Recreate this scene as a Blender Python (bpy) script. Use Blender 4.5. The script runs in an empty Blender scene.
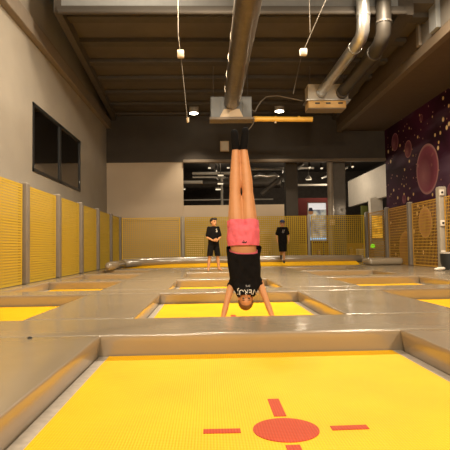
import bpy, bmesh, math, random
from mathutils import Vector, Matrix, noise
random.seed(7)
SC = bpy.context.scene
COL = SC.collection
V = Vector
PI = math.pi

# ------------------------------------------------------------------ materials
def new_mat(name):
    m = bpy.data.materials.new(name); m.use_nodes = True
    nt = m.node_tree
    b = nt.nodes['Principled BSDF']
    return m, nt, b

def N(nt, kind, **kw):
    n = nt.nodes.new(kind)
    for k, v in kw.items():
        if k in n.inputs: n.inputs[k].default_value = v
        else: setattr(n, k, v)
    return n

def simple(name, col, rough=.6, metal=0., var=0., scale=6., bump=0., bscale=40., spec=.5, coat=0.):
    m, nt, b = new_mat(name)
    b.inputs['Roughness'].default_value = rough
    b.inputs['Metallic'].default_value = metal
    b.inputs['Specular IOR Level'].default_value = spec
    b.inputs['Coat Weight'].default_value = coat
    c = (*col, 1)
    tc = N(nt, 'ShaderNodeTexCoord')
    if var > 0:
        nz = N(nt, 'ShaderNodeTexNoise', Scale=scale, Detail=5.)
        nt.links.new(tc.outputs['Object'], nz.inputs['Vector'])
        r = N(nt, 'ShaderNodeValToRGB')
        r.color_ramp.elements[0].position = .3; r.color_ramp.elements[1].position = .7
        r.color_ramp.elements[0].color = (*[x*(1-var) for x in col], 1)
        r.color_ramp.elements[1].color = (*[min(1, x*(1+var)) for x in col], 1)
        nt.links.new(nz.outputs['Fac'], r.inputs['Fac'])
        nt.links.new(r.outputs['Color'], b.inputs['Base Color'])
    else:
        b.inputs['Base Color'].default_value = c
    if bump > 0:
        nb = N(nt, 'ShaderNodeTexNoise', Scale=bscale, Detail=4.)
        nt.links.new(tc.outputs['Object'], nb.inputs['Vector'])
        bp = N(nt, 'ShaderNodeBump', Strength=bump, Distance=.02)
        nt.links.new(nb.outputs['Fac'], bp.inputs['Height'])
        nt.links.new(bp.outputs['Normal'], b.inputs['Normal'])
    return m

def emit(name, col, s):
    m, nt, b = new_mat(name)
    b.inputs['Base Color'].default_value = (*col, 1)
    b.inputs['Emission Color'].default_value = (*col, 1)
    b.inputs['Emission Strength'].default_value = s
    return m

def bed_mat(name, col, stripes=True):
    m, nt, b = new_mat(name)
    b.inputs['Roughness'].default_value = .55
    b.inputs['Specular IOR Level'].default_value = .15
    tc = N(nt, 'ShaderNodeTexCoord')
    nz = N(nt, 'ShaderNodeTexNoise', Scale=2.2, Detail=6.)
    nt.links.new(tc.outputs['Object'], nz.inputs['Vector'])
    r = N(nt, 'ShaderNodeValToRGB')
    r.color_ramp.elements[0].position = .3; r.color_ramp.elements[1].position = .75
    r.color_ramp.elements[0].color = (*[x*.9 for x in col], 1)
    r.color_ramp.elements[1].color = (*[min(1, x*1.06) for x in col], 1)
    nt.links.new(nz.outputs['Fac'], r.inputs['Fac'])
    # woven webbing: fine bands in both directions
    sep = N(nt, 'ShaderNodeSeparateXYZ'); nt.links.new(tc.outputs['Object'], sep.inputs[0])
    hs = []
    for ax, f in ((0, 2*PI/.0125), (1, 2*PI/.016)):
        mu = N(nt, 'ShaderNodeMath', operation='MULTIPLY'); mu.inputs[1].default_value = f
        nt.links.new(sep.outputs[ax], mu.inputs[0])
        si = N(nt, 'ShaderNodeMath', operation='SINE'); nt.links.new(mu.outputs[0], si.inputs[0])
        hs.append(si)
    ad = N(nt, 'ShaderNodeMath', operation='MULTIPLY_ADD'); ad.inputs[1].default_value = .5
    nt.links.new(hs[1].outputs[0], ad.inputs[0]); nt.links.new(hs[0].outputs[0], ad.inputs[2])
    mr = N(nt, 'ShaderNodeMapRange'); mr.inputs[1].default_value = -1.5; mr.inputs[2].default_value = 1.5
    mr.inputs[3].default_value = .86; mr.inputs[4].default_value = 1.06
    nt.links.new(ad.outputs[0], mr.inputs[0])
    mx = N(nt, 'ShaderNodeVectorMath', operation='SCALE')
    nt.links.new(r.outputs['Color'], mx.inputs[0]); nt.links.new(mr.outputs[0], mx.inputs['Scale'])
    nt.links.new(mx.outputs[0], b.inputs['Base Color'])
    bp = N(nt, 'ShaderNodeBump', Strength=.25, Distance=.003)
    nt.links.new(ad.outputs[0], bp.inputs['Height']); nt.links.new(bp.outputs['Normal'], b.inputs['Normal'])
    return m

def vinyl_mat(name, col, rough=.32):
    m, nt, b = new_mat(name)
    b.inputs['Specular IOR Level'].default_value = .5
    b.inputs['IOR'].default_value = 1.95
    tc = N(nt, 'ShaderNodeTexCoord')
    nz = N(nt, 'ShaderNodeTexNoise', Scale=1.1, Detail=2.)
    nt.links.new(tc.outputs['Object'], nz.inputs['Vector'])
    r = N(nt, 'ShaderNodeValToRGB')
    r.color_ramp.elements[0].position = .3; r.color_ramp.elements[1].position = .7
    r.color_ramp.elements[0].color = (*[x*.96 for x in col], 1)
    r.color_ramp.elements[1].color = (*[x*1.04 for x in col], 1)
    nt.links.new(nz.outputs['Fac'], r.inputs['Fac']); nt.links.new(r.outputs['Color'], b.inputs['Base Color'])
    mr = N(nt, 'ShaderNodeMapRange'); mr.inputs[3].default_value = rough-.02; mr.inputs[4].default_value = rough+.03
    nt.links.new(nz.outputs['Fac'], mr.inputs[0]); nt.links.new(mr.outputs[0], b.inputs['Roughness'])
    mp = N(nt, 'ShaderNodeMapping'); mp.inputs['Scale'].default_value = (1.2, 2.5, 2.)
    nt.links.new(tc.outputs['Object'], mp.inputs['Vector'])
    n2 = N(nt, 'ShaderNodeTexNoise', Scale=2.5, Detail=4., Distortion=1.2)
    nt.links.new(mp.outputs[0], n2.inputs['Vector'])
    bp = N(nt, 'ShaderNodeBump', Strength=.05, Distance=.010)
    nt.links.new(n2.outputs['Fac'], bp.inputs['Height']); nt.links.new(bp.outputs['Normal'], b.inputs['Normal'])
    return m

def glass_mat(name, ior=1.7):
    m = bpy.data.materials.new(name); m.use_nodes = True
    nt = m.node_tree; nt.nodes.clear()
    o = N(nt, 'ShaderNodeOutputMaterial'); mix = N(nt, 'ShaderNodeMixShader')
    fr = N(nt, 'ShaderNodeFresnel', IOR=ior)
    tr = N(nt, 'ShaderNodeBsdfTransparent'); tr.inputs[0].default_value = (.75, .75, .72, 1)
    gl = N(nt, 'ShaderNodeBsdfGlossy', Roughness=.02)
    nt.links.new(fr.outputs[0], mix.inputs[0]); nt.links.new(tr.outputs[0], mix.inputs[1])
    nt.links.new(gl.outputs[0], mix.inputs[2]); nt.links.new(mix.outputs[0], o.inputs[0])
    return m

M = {}
M['vinyl'] = vinyl_mat('grey_vinyl', (.295, .238, .165), .2)
M['bed'] = bed_mat('yellow_webbing', (.92, .50, .006))
M['mark'] = bed_mat('red_webbing', (.52, .060, .016))
M['frame'] = simple('grey_frame', (.39, .345, .29), .5, var=.15, scale=20)
M['base'] = simple('dark_platform', (.06, .055, .05), .8, var=.2)
M['wall'] = simple('tan_plaster', (.335, .30, .25), .75, var=.05, scale=1.5, bump=.05, bscale=60)
M['panelwall'] = simple('beige_panel', (.50, .40, .29), .7, var=.04, scale=1.2)
M['beam'] = simple('beam_paint', (.22, .18, .14), .7, var=.06)
M['header'] = simple('header_dark', (.052, .042, .032), .8, var=.1, scale=2)
M['ceil'] = simple('ceiling_dark', (.092, .076, .060), .85, var=.12, scale=2)
M['rib'] = simple('rib_dark', (.066, .054, .042), .85, var=.1)
M['fascia'] = simple('fascia_grey', (.23, .235, .235), .7, var=.05)
M['gallery'] = simple('gallery_grey', (.15,.135,.115), .7, var=.06)
M['edge'] = simple('edge_brown', (.15,.112,.075), .7, var=.06)
M['sofffit'] = simple('soffit_brown', (.105, .073, .045), .75, var=.08)
M['black'] = simple('black_paint', (.012, .012, .012), .45)
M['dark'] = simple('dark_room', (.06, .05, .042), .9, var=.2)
M['glass'] = glass_mat('pane_glass', 3.6)
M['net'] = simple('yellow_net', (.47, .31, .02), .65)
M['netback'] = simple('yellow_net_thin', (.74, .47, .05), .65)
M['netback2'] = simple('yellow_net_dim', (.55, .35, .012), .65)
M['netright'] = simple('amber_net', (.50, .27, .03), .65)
M['post'] = simple('grey_post_padding', (.17, .142, .112), .5, var=.08, bump=.1, bscale=8)
M['white'] = simple('white_paint', (.72, .66, .57), .6, var=.04)
M['whitepost'] = simple('pale_post', (.36, .31, .24), .55, var=.08)
M['galv'] = simple('galvanized', (.46, .45, .43), .38, metal=.85, var=.12, scale=9)
M['duct'] = simple('dull_duct', (.22, .185, .145), .36, metal=.8, var=.15, scale=5)
M['darkduct'] = simple('dark_duct', (.045, .038, .03), .5, metal=.2, var=.15)
M['silver'] = simple('silver_duct', (.68, .67, .64), .28, metal=.9, var=.1, scale=7)
M['unit'] = simple('unit_grey', (.15, .155, .155), .5, metal=.1, var=.06)
M['unitwhite'] = simple('unit_white', (.55, .49, .40), .55, var=.05)
M['orange'] = simple('yellow_gas_pipe', (.75, .42, .06), .45, var=.06)
M['cream'] = simple('cream_plastic', (.62, .49, .34), .5)
M['creamcab'] = simple('cream_laminate', (.88,.70,.45), .5)
M['cable'] = simple('pale_cable', (.16, .13, .095), .5)
M['skin'] = simple('skin', (.60, .275, .115), .5, var=.04, scale=12)
M['skin2'] = simple('skin_far', (.56, .27, .12), .55)
M['pink'] = simple('pink_fabric', (.78, .135, .18), .7, var=.10, scale=14, bump=.9, bscale=9)
M['cloth'] = simple('black_fabric', (.009, .008, .008), 1., spec=.08, var=.2, scale=15, bump=.2, bscale=25)
M['sock'] = simple('black_knit', (.010, .0095, .010), 1., spec=.08, bump=.2, bscale=120)
M['hair'] = simple('brown_hair', (.16, .075, .03), .6, var=.3, scale=60)
M['hairdark'] = simple('dark_hair', (.02, .014, .01), .6, var=.3, scale=60)
M['print'] = simple('white_print', (.78, .70, .58), .6)
M['printgrey'] = simple('grey_print', (.35, .33, .33), .6)
M['eye'] = simple('eye_dark', (.03, .018, .012), .4)
M['lip'] = simple('lip', (.45, .14, .09), .5)
M['blue'] = simple('blue_cap', (.022, .028, .085), .7)
M['red'] = simple('red_wall', (.13, .014, .012), .8, var=.1)
M['orangewall'] = simple('ochre_wall', (.45, .20, .035), .8, var=.1)
M['greenwall'] = simple('olive_wall', (.12, .13, .02), .8, var=.1)
M['lamp'] = emit('added_lamp_lens', (1., .80, .52), 4)  # lens glow of the added, unseen lamps
M['spotlens'] = emit('spot_lens', (1., .88, .66), 14)
M['barlamp'] = emit('bar_lamp', (1., .86, .62), .6)
M['amberlit'] = emit('amber_lit_panel', (.95, .50, .04), .55)
M['greenlamp'] = emit('green_lamp', (.25, .95, .02), .7)
M['darkpipe'] = simple('dark_pipe', (.10, .085, .07), .5, metal=.3, var=.2)
M['palepipe'] = simple('pale_pipe', (.50, .46, .40), .5, var=.1)

def mural_mat(name):
    m, nt, b = new_mat(name)
    b.inputs['Roughness'].default_value = .8
    b.inputs['Specular IOR Level'].default_value = .12
    tc = N(nt, 'ShaderNodeTexCoord')
    sep = N(nt, 'ShaderNodeSeparateXYZ'); nt.links.new(tc.outputs['Object'], sep.inputs[0])
    cmb = N(nt, 'ShaderNodeCombineXYZ')
    nt.links.new(sep.outputs[1], cmb.inputs[0]); nt.links.new(sep.outputs[2], cmb.inputs[1])
    P = cmb.outputs[0]
    def mixc(fac, a, bb):
        mx = N(nt, 'ShaderNodeMix', data_type='RGBA')
        if isinstance(fac, float): mx.inputs[0].default_value = fac
        else: nt.links.new(fac, mx.inputs[0])
        for i, c in ((6, a), (7, bb)):
            if isinstance(c, tuple): mx.inputs[i].default_value = (*c, 1)
            else: nt.links.new(c, mx.inputs[i])
        return mx.outputs[2]
    nz = N(nt, 'ShaderNodeTexNoise', Scale=.55, Detail=5., Distortion=.6)
    nt.links.new(P, nz.inputs['Vector'])
    r = N(nt, 'ShaderNodeValToRGB')
    r.color_ramp.elements[0].position = .38; r.color_ramp.elements[0].color = (.022, .003, .010, 1)
    r.color_ramp.elements[1].position = .66; r.color_ramp.elements[1].color = (.060, .009, .034, 1)
    nt.links.new(nz.outputs['Fac'], r.inputs['Fac'])
    col = r.outputs['Color']
    # pale haze streak: light across the wall, mixed into the mural colour
    mp = N(nt, 'ShaderNodeMapping'); mp.inputs['Rotation'].default_value = (0, 0, .12); mp.inputs['Scale'].default_value = (.25, 1.0, 1)
    nt.links.new(P, mp.inputs['Vector'])
    n2 = N(nt, 'ShaderNodeTexNoise', Scale=1.1, Detail=3.); nt.links.new(mp.outputs[0], n2.inputs['Vector'])
    mr = N(nt, 'ShaderNodeMapRange'); mr.inputs[1].default_value = .52; mr.inputs[2].default_value = .75; mr.inputs[4].default_value = .6
    nt.links.new(n2.outputs['Fac'], mr.inputs[0])
    col = mixc(mr.outputs[0], col, (.17, .11, .17))
    # stars: scattered small spots
    for sc_, thr, c in ((2.6, .11, (.80, .52, .20)), (1.5, .08, (.9, .66, .34)), (4.2, .10, (.42, .20, .14))):
        vo = N(nt, 'ShaderNodeTexVoronoi', Scale=sc_); nt.links.new(P, vo.inputs['Vector'])
        lt = N(nt, 'ShaderNodeMapRange'); lt.inputs[1].default_value = thr; lt.inputs[2].default_value = thr*1.5
        lt.inputs[3].default_value = 1; lt.inputs[4].default_value = 0
        nt.links.new(vo.outputs['Distance'], lt.inputs[0])
        col = mixc(lt.outputs[0], col, c)
    # bubbles: discs with a bright rim and a soft pink body
    for (y, z, rad, body, rim) in ((15.06, 3.83, .80, (.24, .055, .085), (.55, .28, .27)),
                                   (16.45, 4.73, .30, (.20, .05, .07), (.62, .26, .20)),
                                   (17.60, 5.21, .33, (.19, .05, .08), (.50, .22, .22)),
                                   (15.32, 2.20, .50, (.50, .22, .12), (.85, .52, .25)),
                                   (16.90, 1.38, .62, (.48, .20, .10), (.85, .48, .22)),
                                   (16.93, 3.09, .16, (.22, .05, .08), (.45, .18, .2)),
                                   (15.36, 5.50, .12, (.2, .05, .08), (.5, .22, .2)),
                                   (13.6, 3.0, .22, (.2, .05, .08), (.5, .22, .2)),
                                   (11.5, 4.3, .55, (.25, .07, .09), (.6, .3, .25))):
        sb = N(nt, 'ShaderNodeVectorMath', operation='DISTANCE'); sb.inputs[1].default_value = (y*1.016, 1.5+(z-1.5)*1.016, 0)
        nt.links.new(P, sb.inputs[0])
        dv = N(nt, 'ShaderNodeMath', operation='DIVIDE'); dv.inputs[1].default_value = rad
        nt.links.new(sb.outputs['Value'], dv.inputs[0])
        rr = N(nt, 'ShaderNodeValToRGB'); e = rr.color_ramp.elements
        e[0].position = 0; e[0].color = (*[x*.55 for x in body], 1)
        e[1].position = .55; e[1].color = (*[x*.7 for x in body], 1)
        q = e.new(.86); q.color = (*[x*1.05 for x in body], 1)
        q = e.new(.95); q.color = (*[x*.75 for x in rim], 1)
        nt.links.new(dv.outputs[0], rr.inputs['Fac'])
        ins = N(nt, 'ShaderNodeMapRange'); ins.inputs[1].default_value = .97; ins.inputs[2].default_value = 1.0
        ins.inputs[3].default_value = .92; ins.inputs[4].default_value = 0
        nt.links.new(dv.outputs[0], ins.inputs[0])
        # painted soft glow patch low on the near side of each bubble
        s2 = N(nt, 'ShaderNodeVectorMath', operation='DISTANCE'); s2.inputs[1].default_value = (y*1.016+rad*.35, 1.5+(z-1.5)*1.016-rad*.25, 0)
        nt.links.new(P, s2.inputs[0])
        g2 = N(nt, 'ShaderNodeMapRange'); g2.inputs[1].default_value = 0; g2.inputs[2].default_value = rad*.75; g2.inputs[3].default_value = .7; g2.inputs[4].default_value = 0
        nt.links.new(s2.outputs['Value'], g2.inputs[0])
        bodyc = mixc(g2.outputs[0], rr.outputs['Color'], tuple(.5*a+.5*b_ for a, b_ in zip(body, rim)))
        col = mixc(ins.outputs[0], col, bodyc)
    nt.links.new(col, b.inputs['Base Color'])
    return m
M['mural'] = mural_mat('space_mural')

def screen_mat(name, stops, strength, scale, seedv):
    m, nt, b = new_mat(name)
    tc = N(nt, 'ShaderNodeTexCoord')
    mp = N(nt, 'ShaderNodeMapping'); mp.inputs['Location'].default_value = (seedv, 0, seedv); mp.inputs['Scale'].default_value = (scale*1.3, scale, scale)
    nt.links.new(tc.outputs['Object'], mp.inputs[0])
    nz = N(nt, 'ShaderNodeTexNoise', Scale=1., Detail=3., Distortion=.8); nt.links.new(mp.outputs[0], nz.inputs['Vector'])
    r = N(nt, 'ShaderNodeValToRGB'); e = r.color_ramp.elements
    e[0].position = stops[0][0]; e[0].color = (*stops[0][1], 1)
    e[1].position = stops[-1][0]; e[1].color = (*stops[-1][1], 1)
    for p, c in stops[1:-1]:
        q = e.new(p); q.color = (*c, 1)
    nt.links.new(nz.outputs['Fac'], r.inputs['Fac'])
    nt.links.new(r.outputs['Color'], b.inputs['Base Color'])
    nt.links.new(r.outputs['Color'], b.inputs['Emission Color'])
    b.inputs['Emission Strength'].default_value = strength
    return m
M['screen'] = screen_mat('display_picture', [(.3, (.03, .03, .035)), (.45, (.10, .10, .10)), (.58, (.20, .19, .15)), (.72, (.34, .24, .12))], 1.2, 2.2, 3.)
M['screentop'] = emit('display_white_band', (.62, .60, .60), .7)
M['screenblue'] = emit('display_blue_band', (.20, .36, .52), 1.)

# ------------------------------------------------------------------ mesh builder
class MB:
    def __init__(s): s.v = []; s.f = []
    def add(s, vs, fs):
        o = len(s.v); s.v += [V(p) for p in vs]; s.f += [tuple(i+o for i in f) for f in fs]; return s
    def box(s, a, b):
        x0, y0, z0 = a; x1, y1, z1 = b
        return s.add([(x0,y0,z0),(x1,y0,z0),(x1,y1,z0),(x0,y1,z0),(x0,y0,z1),(x1,y0,z1),(x1,y1,z1),(x0,y1,z1)],
                     [(3,2,1,0),(4,5,6,7),(0,1,5,4),(1,2,6,5),(2,3,7,6),(3,0,4,7)])
    def bbox(s, a, b, bev=.01, seg=2):
        bm = bmesh.new(); bmesh.ops.create_cube(bm, size=1)
        for v in bm.verts: v.co = V([a[i] + (v.co[i]+.5)*(b[i]-a[i]) for i in range(3)])
        bmesh.ops.bevel(bm, geom=list(bm.edges), offset=bev, segments=seg, profile=.5, affect='EDGES')
        return s.frombm(bm)
    def frombm(s, bm):
        bm.verts.index_update()
        s.add([v.co.copy() for v in bm.verts], [[v.index for v in f.verts] for f in bm.faces]); bm.free(); return s
    def loft(s, secs, n=20, cap=True, power=2.):
        # secs: (centre, A, B) where A, B are the half-axis vectors
        rings = []
        for c, A, B in secs:
            c, A, B = V(c), V(A), V(B); r = []
            for k in range(n):
                t = 2*PI*k/n; ct, st = math.cos(t), math.sin(t)
                x = math.copysign(abs(ct)**(2/power), ct); y = math.copysign(abs(st)**(2/power), st)
                r.append(c + A*x + B*y)
            rings.append(r)
        vs = [p for r in rings for p in r]; fs = []
        for i in range(len(rings)-1):
            for k in range(n):
                a = i*n+k; b = i*n+(k+1) % n
                fs.append((a, b, b+n, a+n))
        if cap:
            fs.append(tuple(reversed(range(n)))); fs.append(tuple(range((len(rings)-1)*n, len(rings)*n)))
        return s.add(vs, fs)
    def tube(s, pts, rad, n=10, cap=True):
        pts = [V(p) for p in pts]
        if not isinstance(rad, (list, tuple)): rad = [rad]*len(pts)
        secs = []; ref = None
        for i, p in enumerate(pts):
            d = (pts[min(i+1, len(pts)-1)] - pts[max(i-1, 0)]).normalized()
            if ref is None: ref = d.orthogonal().normalized()
            A = (ref - d*ref.dot(d)).normalized(); ref = A
            secs.append((p, A*rad[i], d.cross(A)*rad[i]))
        return s.loft(secs, n, cap)
    def ell(s, c, r, axes=None, n=16, m=10):
        c = V(c); r = (r,)*3 if isinstance(r, (int, float)) else r
        ax = axes or (V((1,0,0)), V((0,1,0)), V((0,0,1)))
        vs = [c - ax[2]*r[2]]; fs = []
        for i in range(1, m):
            ph = -PI/2 + PI*i/m
            for k in range(n):
                t = 2*PI*k/n
                vs.append(c + ax[0]*(r[0]*math.cos(ph)*math.cos(t)) + ax[1]*(r[1]*math.cos(ph)*math.sin(t)) + ax[2]*(r[2]*math.sin(ph)))
        vs.append(c + ax[2]*r[2]); top = len(vs)-1
        for k in range(n):
            fs.append((0, 1+(k+1) % n, 1+k)); fs.append((top, 1+(m-2)*n+k, 1+(m-2)*n+(k+1) % n))
        for i in range(m-2):
            for k in range(n):
                a = 1+i*n+k; b = 1+i*n+(k+1) % n
                fs.append((a, b, b+n, a+n))
        return s.add(vs, fs)
    def limb(s, pts, rad, n=14):
        s.tube(pts, rad, n)
        for p, r in zip(pts, rad): s.ell(p, r, n=n, m=8)
        return s
    def disc(s, c, nrm, r, th, n=40):
        c, nrm = V(c), V(nrm).normalized()
        return s.tube([c, c+nrm*th], r, n)
    def build(s, name, mat, parent=None, smooth=False, angle=40):
        me = bpy.data.meshes.new(name)
        me.from_pydata(s.v, [], s.f); me.update()
        bm = bmesh.new(); bm.from_mesh(me)
        bmesh.ops.recalc_face_normals(bm, faces=bm.faces); bm.to_mesh(me); bm.free()
        return link(name, me, mat, parent, smooth, angle)

ORG = {}
def link(name, me, mat, parent=None, smooth=False, angle=40):
    o = bpy.data.objects.new(name, me); COL.objects.link(o)
    for m in (mat if isinstance(mat, list) else [mat]): me.materials.append(m)
    if parent is not None:
        org = ORG[parent.name]; me.transform(Matrix.Translation(-org)); o.parent = parent; ORG[o.name] = org
    else:
        ORG[o.name] = V((0,0,0))
    if smooth:
        for p in me.polygons: p.use_smooth = True
        if angle:
            try: me.set_sharp_from_angle(angle=math.radians(angle))
            except Exception: pass
    return o

def tag(o, label=None, cat=None, group=None, kind=None):
    if label: o['label'] = label
    if cat: o['category'] = cat
    if group: o['group'] = group
    if kind: o['kind'] = kind
    return o
def thing(name, label, cat, loc=(0,0,0), group=None):
    o = bpy.data.objects.new(name, None); COL.objects.link(o); o.location = loc
    o.empty_display_size = .1; ORG[o.name] = V(loc)
    return tag(o, label, cat, group)
def struct(name, mb, mat, label=None, cat=None, parent=None, smooth=False):
    o = mb.build(name, mat, parent, smooth)
    if parent is None: tag(o, label, cat, kind='structure')
    return o
def copy_tree(o, parent=None):
    c = o.copy(); COL.objects.link(c)
    if parent: c.parent = parent
    for ch in list(o.children): copy_tree(ch, c)
    return c

def remesh(mb, name, mat, parent=None, voxel=.007, it=4, cuts=(), solid=0., fac=.5, fold=0., fscale=(10,10,5)):
    me = bpy.data.meshes.new('tmp'); me.from_pydata(mb.v, [], mb.f); me.update()
    bm = bmesh.new(); bm.from_mesh(me); bmesh.ops.recalc_face_normals(bm, faces=bm.faces); bm.to_mesh(me); bm.free()
    t = bpy.data.objects.new('tmp', me); COL.objects.link(t)
    r = t.modifiers.new('r', 'REMESH'); r.mode = 'VOXEL'; r.voxel_size = voxel
    if it:
        sm = t.modifiers.new('s', 'SMOOTH'); sm.factor = fac; sm.iterations = it
    dg = bpy.context.evaluated_depsgraph_get(); dg.update()
    out = bpy.data.meshes.new_from_object(t.evaluated_get(dg))
    bpy.data.objects.remove(t); bpy.data.meshes.remove(me)
    if cuts or solid:
        bm = bmesh.new(); bm.from_mesh(out)
        if fold:
            bm.normal_update()
            fs_ = V(fscale)
            for v in bm.verts:
                q = V((v.co.x*fs_.x + v.co.z*4, v.co.y*fs_.y, v.co.z*fs_.z - v.co.x*3))
                v.co += v.normal*(fold*(noise.noise(q) + .5*noise.noise(q*2.3)))
        for co, no in cuts:
            bmesh.ops.bisect_plane(bm, geom=list(bm.verts)+list(bm.edges)+list(bm.faces), plane_co=V(co), plane_no=V(no), clear_outer=True)
        if solid:
            bmesh.ops.recalc_face_normals(bm, faces=bm.faces)
            bmesh.ops.solidify(bm, geom=list(bm.faces), thickness=solid)
        bm.to_mesh(out); bm.free()
    out.name = name
    return link(name, out, mat, parent, True, None)

# ------------------------------------------------------------------ the setting
XL, XR = -3.8, 6.86
YB = 18.9
ROOF = 8.4
struct('floor', MB().box((-6.5,-5,-.1), (9,29,0)), simple('concrete', (.2,.17,.14), .7, var=.1), 'grey concrete floor under the trampoline platform', 'floor')
# left wall with its window opening y 10.93..14.98, z 3.235..4.76
wy0, wy1, wz0, wz1 = 10.93, 14.98, 3.235, 4.76
mb = MB()
mb.box((XL-.25,-5,0), (XL,wy0,ROOF)); mb.box((XL-.25,wy1,0), (XL,29,ROOF))
mb.box((XL-.25,wy0,0), (XL,wy1,wz0)); mb.box((XL-.25,wy0,wz1), (XL,wy1,ROOF))
struct('wall_left', mb, M['wall'], 'tall tan plaster wall on the left with a black framed window', 'wall')
mb = MB().box((XL-2.2,wy0-.6,wz0-.6), (XL-2.1,wy1+.6,wz1+.6)).box((XL-2.1,wy0-.6,wz1+.5), (XL-.25,wy1+.6,wz1+.6)).box((XL-2.1,wy0-.6,wz0-.6), (XL-.25,wy1+.6,wz0-.5))
mb.box((XL-2.2,wy0-.7,wz0-.6), (XL-.25,wy0-.6,wz1+.6)).box((XL-2.2,wy1+.6,wz0-.6), (XL-.25,wy1+.7,wz1+.6))
struct('wall_behind_window', mb, M['dark'], 'dark small room behind the left window', 'wall')
w = thing('window_1', 'black framed two pane interior window in the left wall', 'window', (XL, 12.95, wz0)); w['kind'] = 'structure'
mb = MB(); t = .07
for a, b in (((wy0,wz0),(wy1,wz0+t)), ((wy0,wz1-t),(wy1,wz1)), ((wy0,wz0),(wy0+t,wz1)), ((wy1-t,wz0),(wy1,wz1)), ((12.89,wz0),(13.02,wz1))):
    mb.box((XL-.06,a[0],a[1]), (XL+.02,b[0],b[1]))
mb.build('window_frame', M['black'], w)
for a, b in ((wy0+t,12.89),(13.02,wy1-t)):
    MB().box((XL-.02,a,wz0+t), (XL-.008,b,wz1-t)).build('pane', M['glass'], w)
struct('trim_1', MB().bbox((XL,-5,6.08), (XL+.16,YB,6.42), .015), M['beam'], 'painted steel channel running along the upper left wall', 'beam')
mb = MB()
mb.box((XL,9.28,6.42), (XL+.02,9.31,ROOF))
struct('trim_2', mb, M['rib'], 'thin dark joint strip on the upper left wall', 'trim')
struct('ceiling', MB().box((-6.5,-5,ROOF), (9,29,ROOF+.15)), M['fascia'], 'grey roof slab high above the hall', 'ceiling')
struct('wall_front', MB().box((-6.5,-5.2,0), (9,-5,ROOF)), M['wall'], 'tan wall behind the viewer', 'wall')
struct('wall_right', MB().box((XR,-5,0), (XR+.2,YB,6.1)), M['mural'], 'right wall painted with a purple space mural of bubbles and stars', 'wall')
struct('wall_right_far', MB().box((XR,YB,3.4), (XR+.2,24.1,4.65)), M['white'], 'white hanging wall section beyond the end of the purple mural', 'wall')
struct('ceiling_right', MB().box((5.1,-5,5.93), (XR+.2,YB,6.12)), M['sofffit'], 'brown underside of the raised floor along the right', 'ceiling')
mb = MB().box((5.0,11.3,6.12), (5.12,YB,7.0))
struct('wall_gallery', mb, M['sofffit'], 'dark brown edge panel above the right soffit', 'wall')
struct('wall_gallery_grey', MB().box((5.0,-5,6.12), (5.1,11.3,ROOF)), M['gallery'], 'grey panel of the gallery edge near the front', 'wall')
struct('trim_3', MB().bbox((5.0,-5,5.88), (5.17,YB,6.12), .01), M['edge'], 'brown steel edge beam of the right soffit', 'beam')
struct('pillar_gallery', MB().bbox((4.9,10.25,6.12), (5.0,10.6,ROOF), .01), M['fascia'], 'pale grey post on the gallery edge at upper right', 'pillar')
struct('pillar_gallery_dark', MB().bbox((4.93,11.2,6.12), (5.0,11.35,7.05), .01), M['beam'], 'thin dark post on the gallery edge', 'pillar')
struct('trim_gallery', MB().bbox((4.9,10.6,6.98), (5.12,YB,7.1), .01), M['beam'], 'ledge along the top of the brown gallery panel', 'trim')
# ribbed ceiling beyond y 10.3
mb = MB().add([(-3.0,10.3,6.66),(5.0,10.3,6.66),(5.0,YB,6.66),(-3.45,YB,6.66),(-3.0,10.3,6.76),(5.0,10.3,6.76),(5.0,YB,6.76),(-3.45,YB,6.76)],
              [(3,2,1,0),(4,5,6,7),(0,1,5,4),(1,2,6,5),(2,3,7,6),(3,0,4,7)])
struct('ceiling_ribbed', mb, M['ceil'], 'low dark brown ribbed ceiling over the far half of the hall', 'ceiling')
y = 10.72; k = 0
while y < YB - .2:
    xl = -3.0 - .45*(y-10.3)/8.6
    struct('beam_ceiling', MB().bbox((xl,y,6.55), (5.0,y+.30,6.66), .008, 1), M['rib'], None, 'beam')
    o = bpy.data.objects[-1] if False else None
    y += 1.32; k += 1
for i, o in enumerate(sorted([o for o in COL.objects if o.name.startswith('beam_ceiling')], key=lambda o: o.name)):
    tag(o, 'dark cross beam under the ribbed ceiling, %s' % ['nearest to the viewer','second back from the ceiling step','third back from the ceiling step','middle one of the row','third from the header wall','second from the header wall','last before the header wall'][i], 'beam', 'dark cross beams under the ceiling')
mb = MB().add([(-3.12,10.2,6.40),(-2.97,10.2,6.40),(-3.42,YB,6.40),(-3.57,YB,6.40),(-3.12,10.2,6.85),(-2.97,10.2,6.85),(-3.42,YB,6.85),(-3.57,YB,6.85)],
              [(3,2,1,0),(4,5,6,7),(0,1,5,4),(1,2,6,5),(2,3,7,6),(3,0,4,7)])
struct('beam_left', mb, M['rib'], 'dark beam along the left edge of the ribbed ceiling', 'beam')
struct('wall_ceiling_step', MB().box((-3.1,10.22,6.52), (4.2,10.34,ROOF)), M['fascia'], 'grey upright panel where the ceiling steps down', 'wall')
struct('trim_4', MB().tube([(-3.0,10.12,6.37),(4.2,10.12,6.37)], .045, 12), M['header'], 'dark conduit along the ceiling step', 'conduit', smooth=True)
mb = MB().add([(4.08,10.2,6.36),(4.40,10.2,6.36),(5.0,YB,6.36),(4.86,YB,6.36),(4.08,10.2,7.3),(4.40,10.2,7.3),(5.0,YB,7.3),(4.86,YB,7.3)],
              [(3,2,1,0),(4,5,6,7),(0,1,5,4),(1,2,6,5),(2,3,7,6),(3,0,4,7)])
struct('beam_right', mb, M['rib'], 'dark deep beam along the right edge of the ribbed ceiling', 'beam')
struct('beam_step', MB().bbox((-3.05,10.16,6.42), (4.2,10.36,6.53), .01), M['header'], 'dark beam at the foot of the ceiling step', 'beam')
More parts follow.
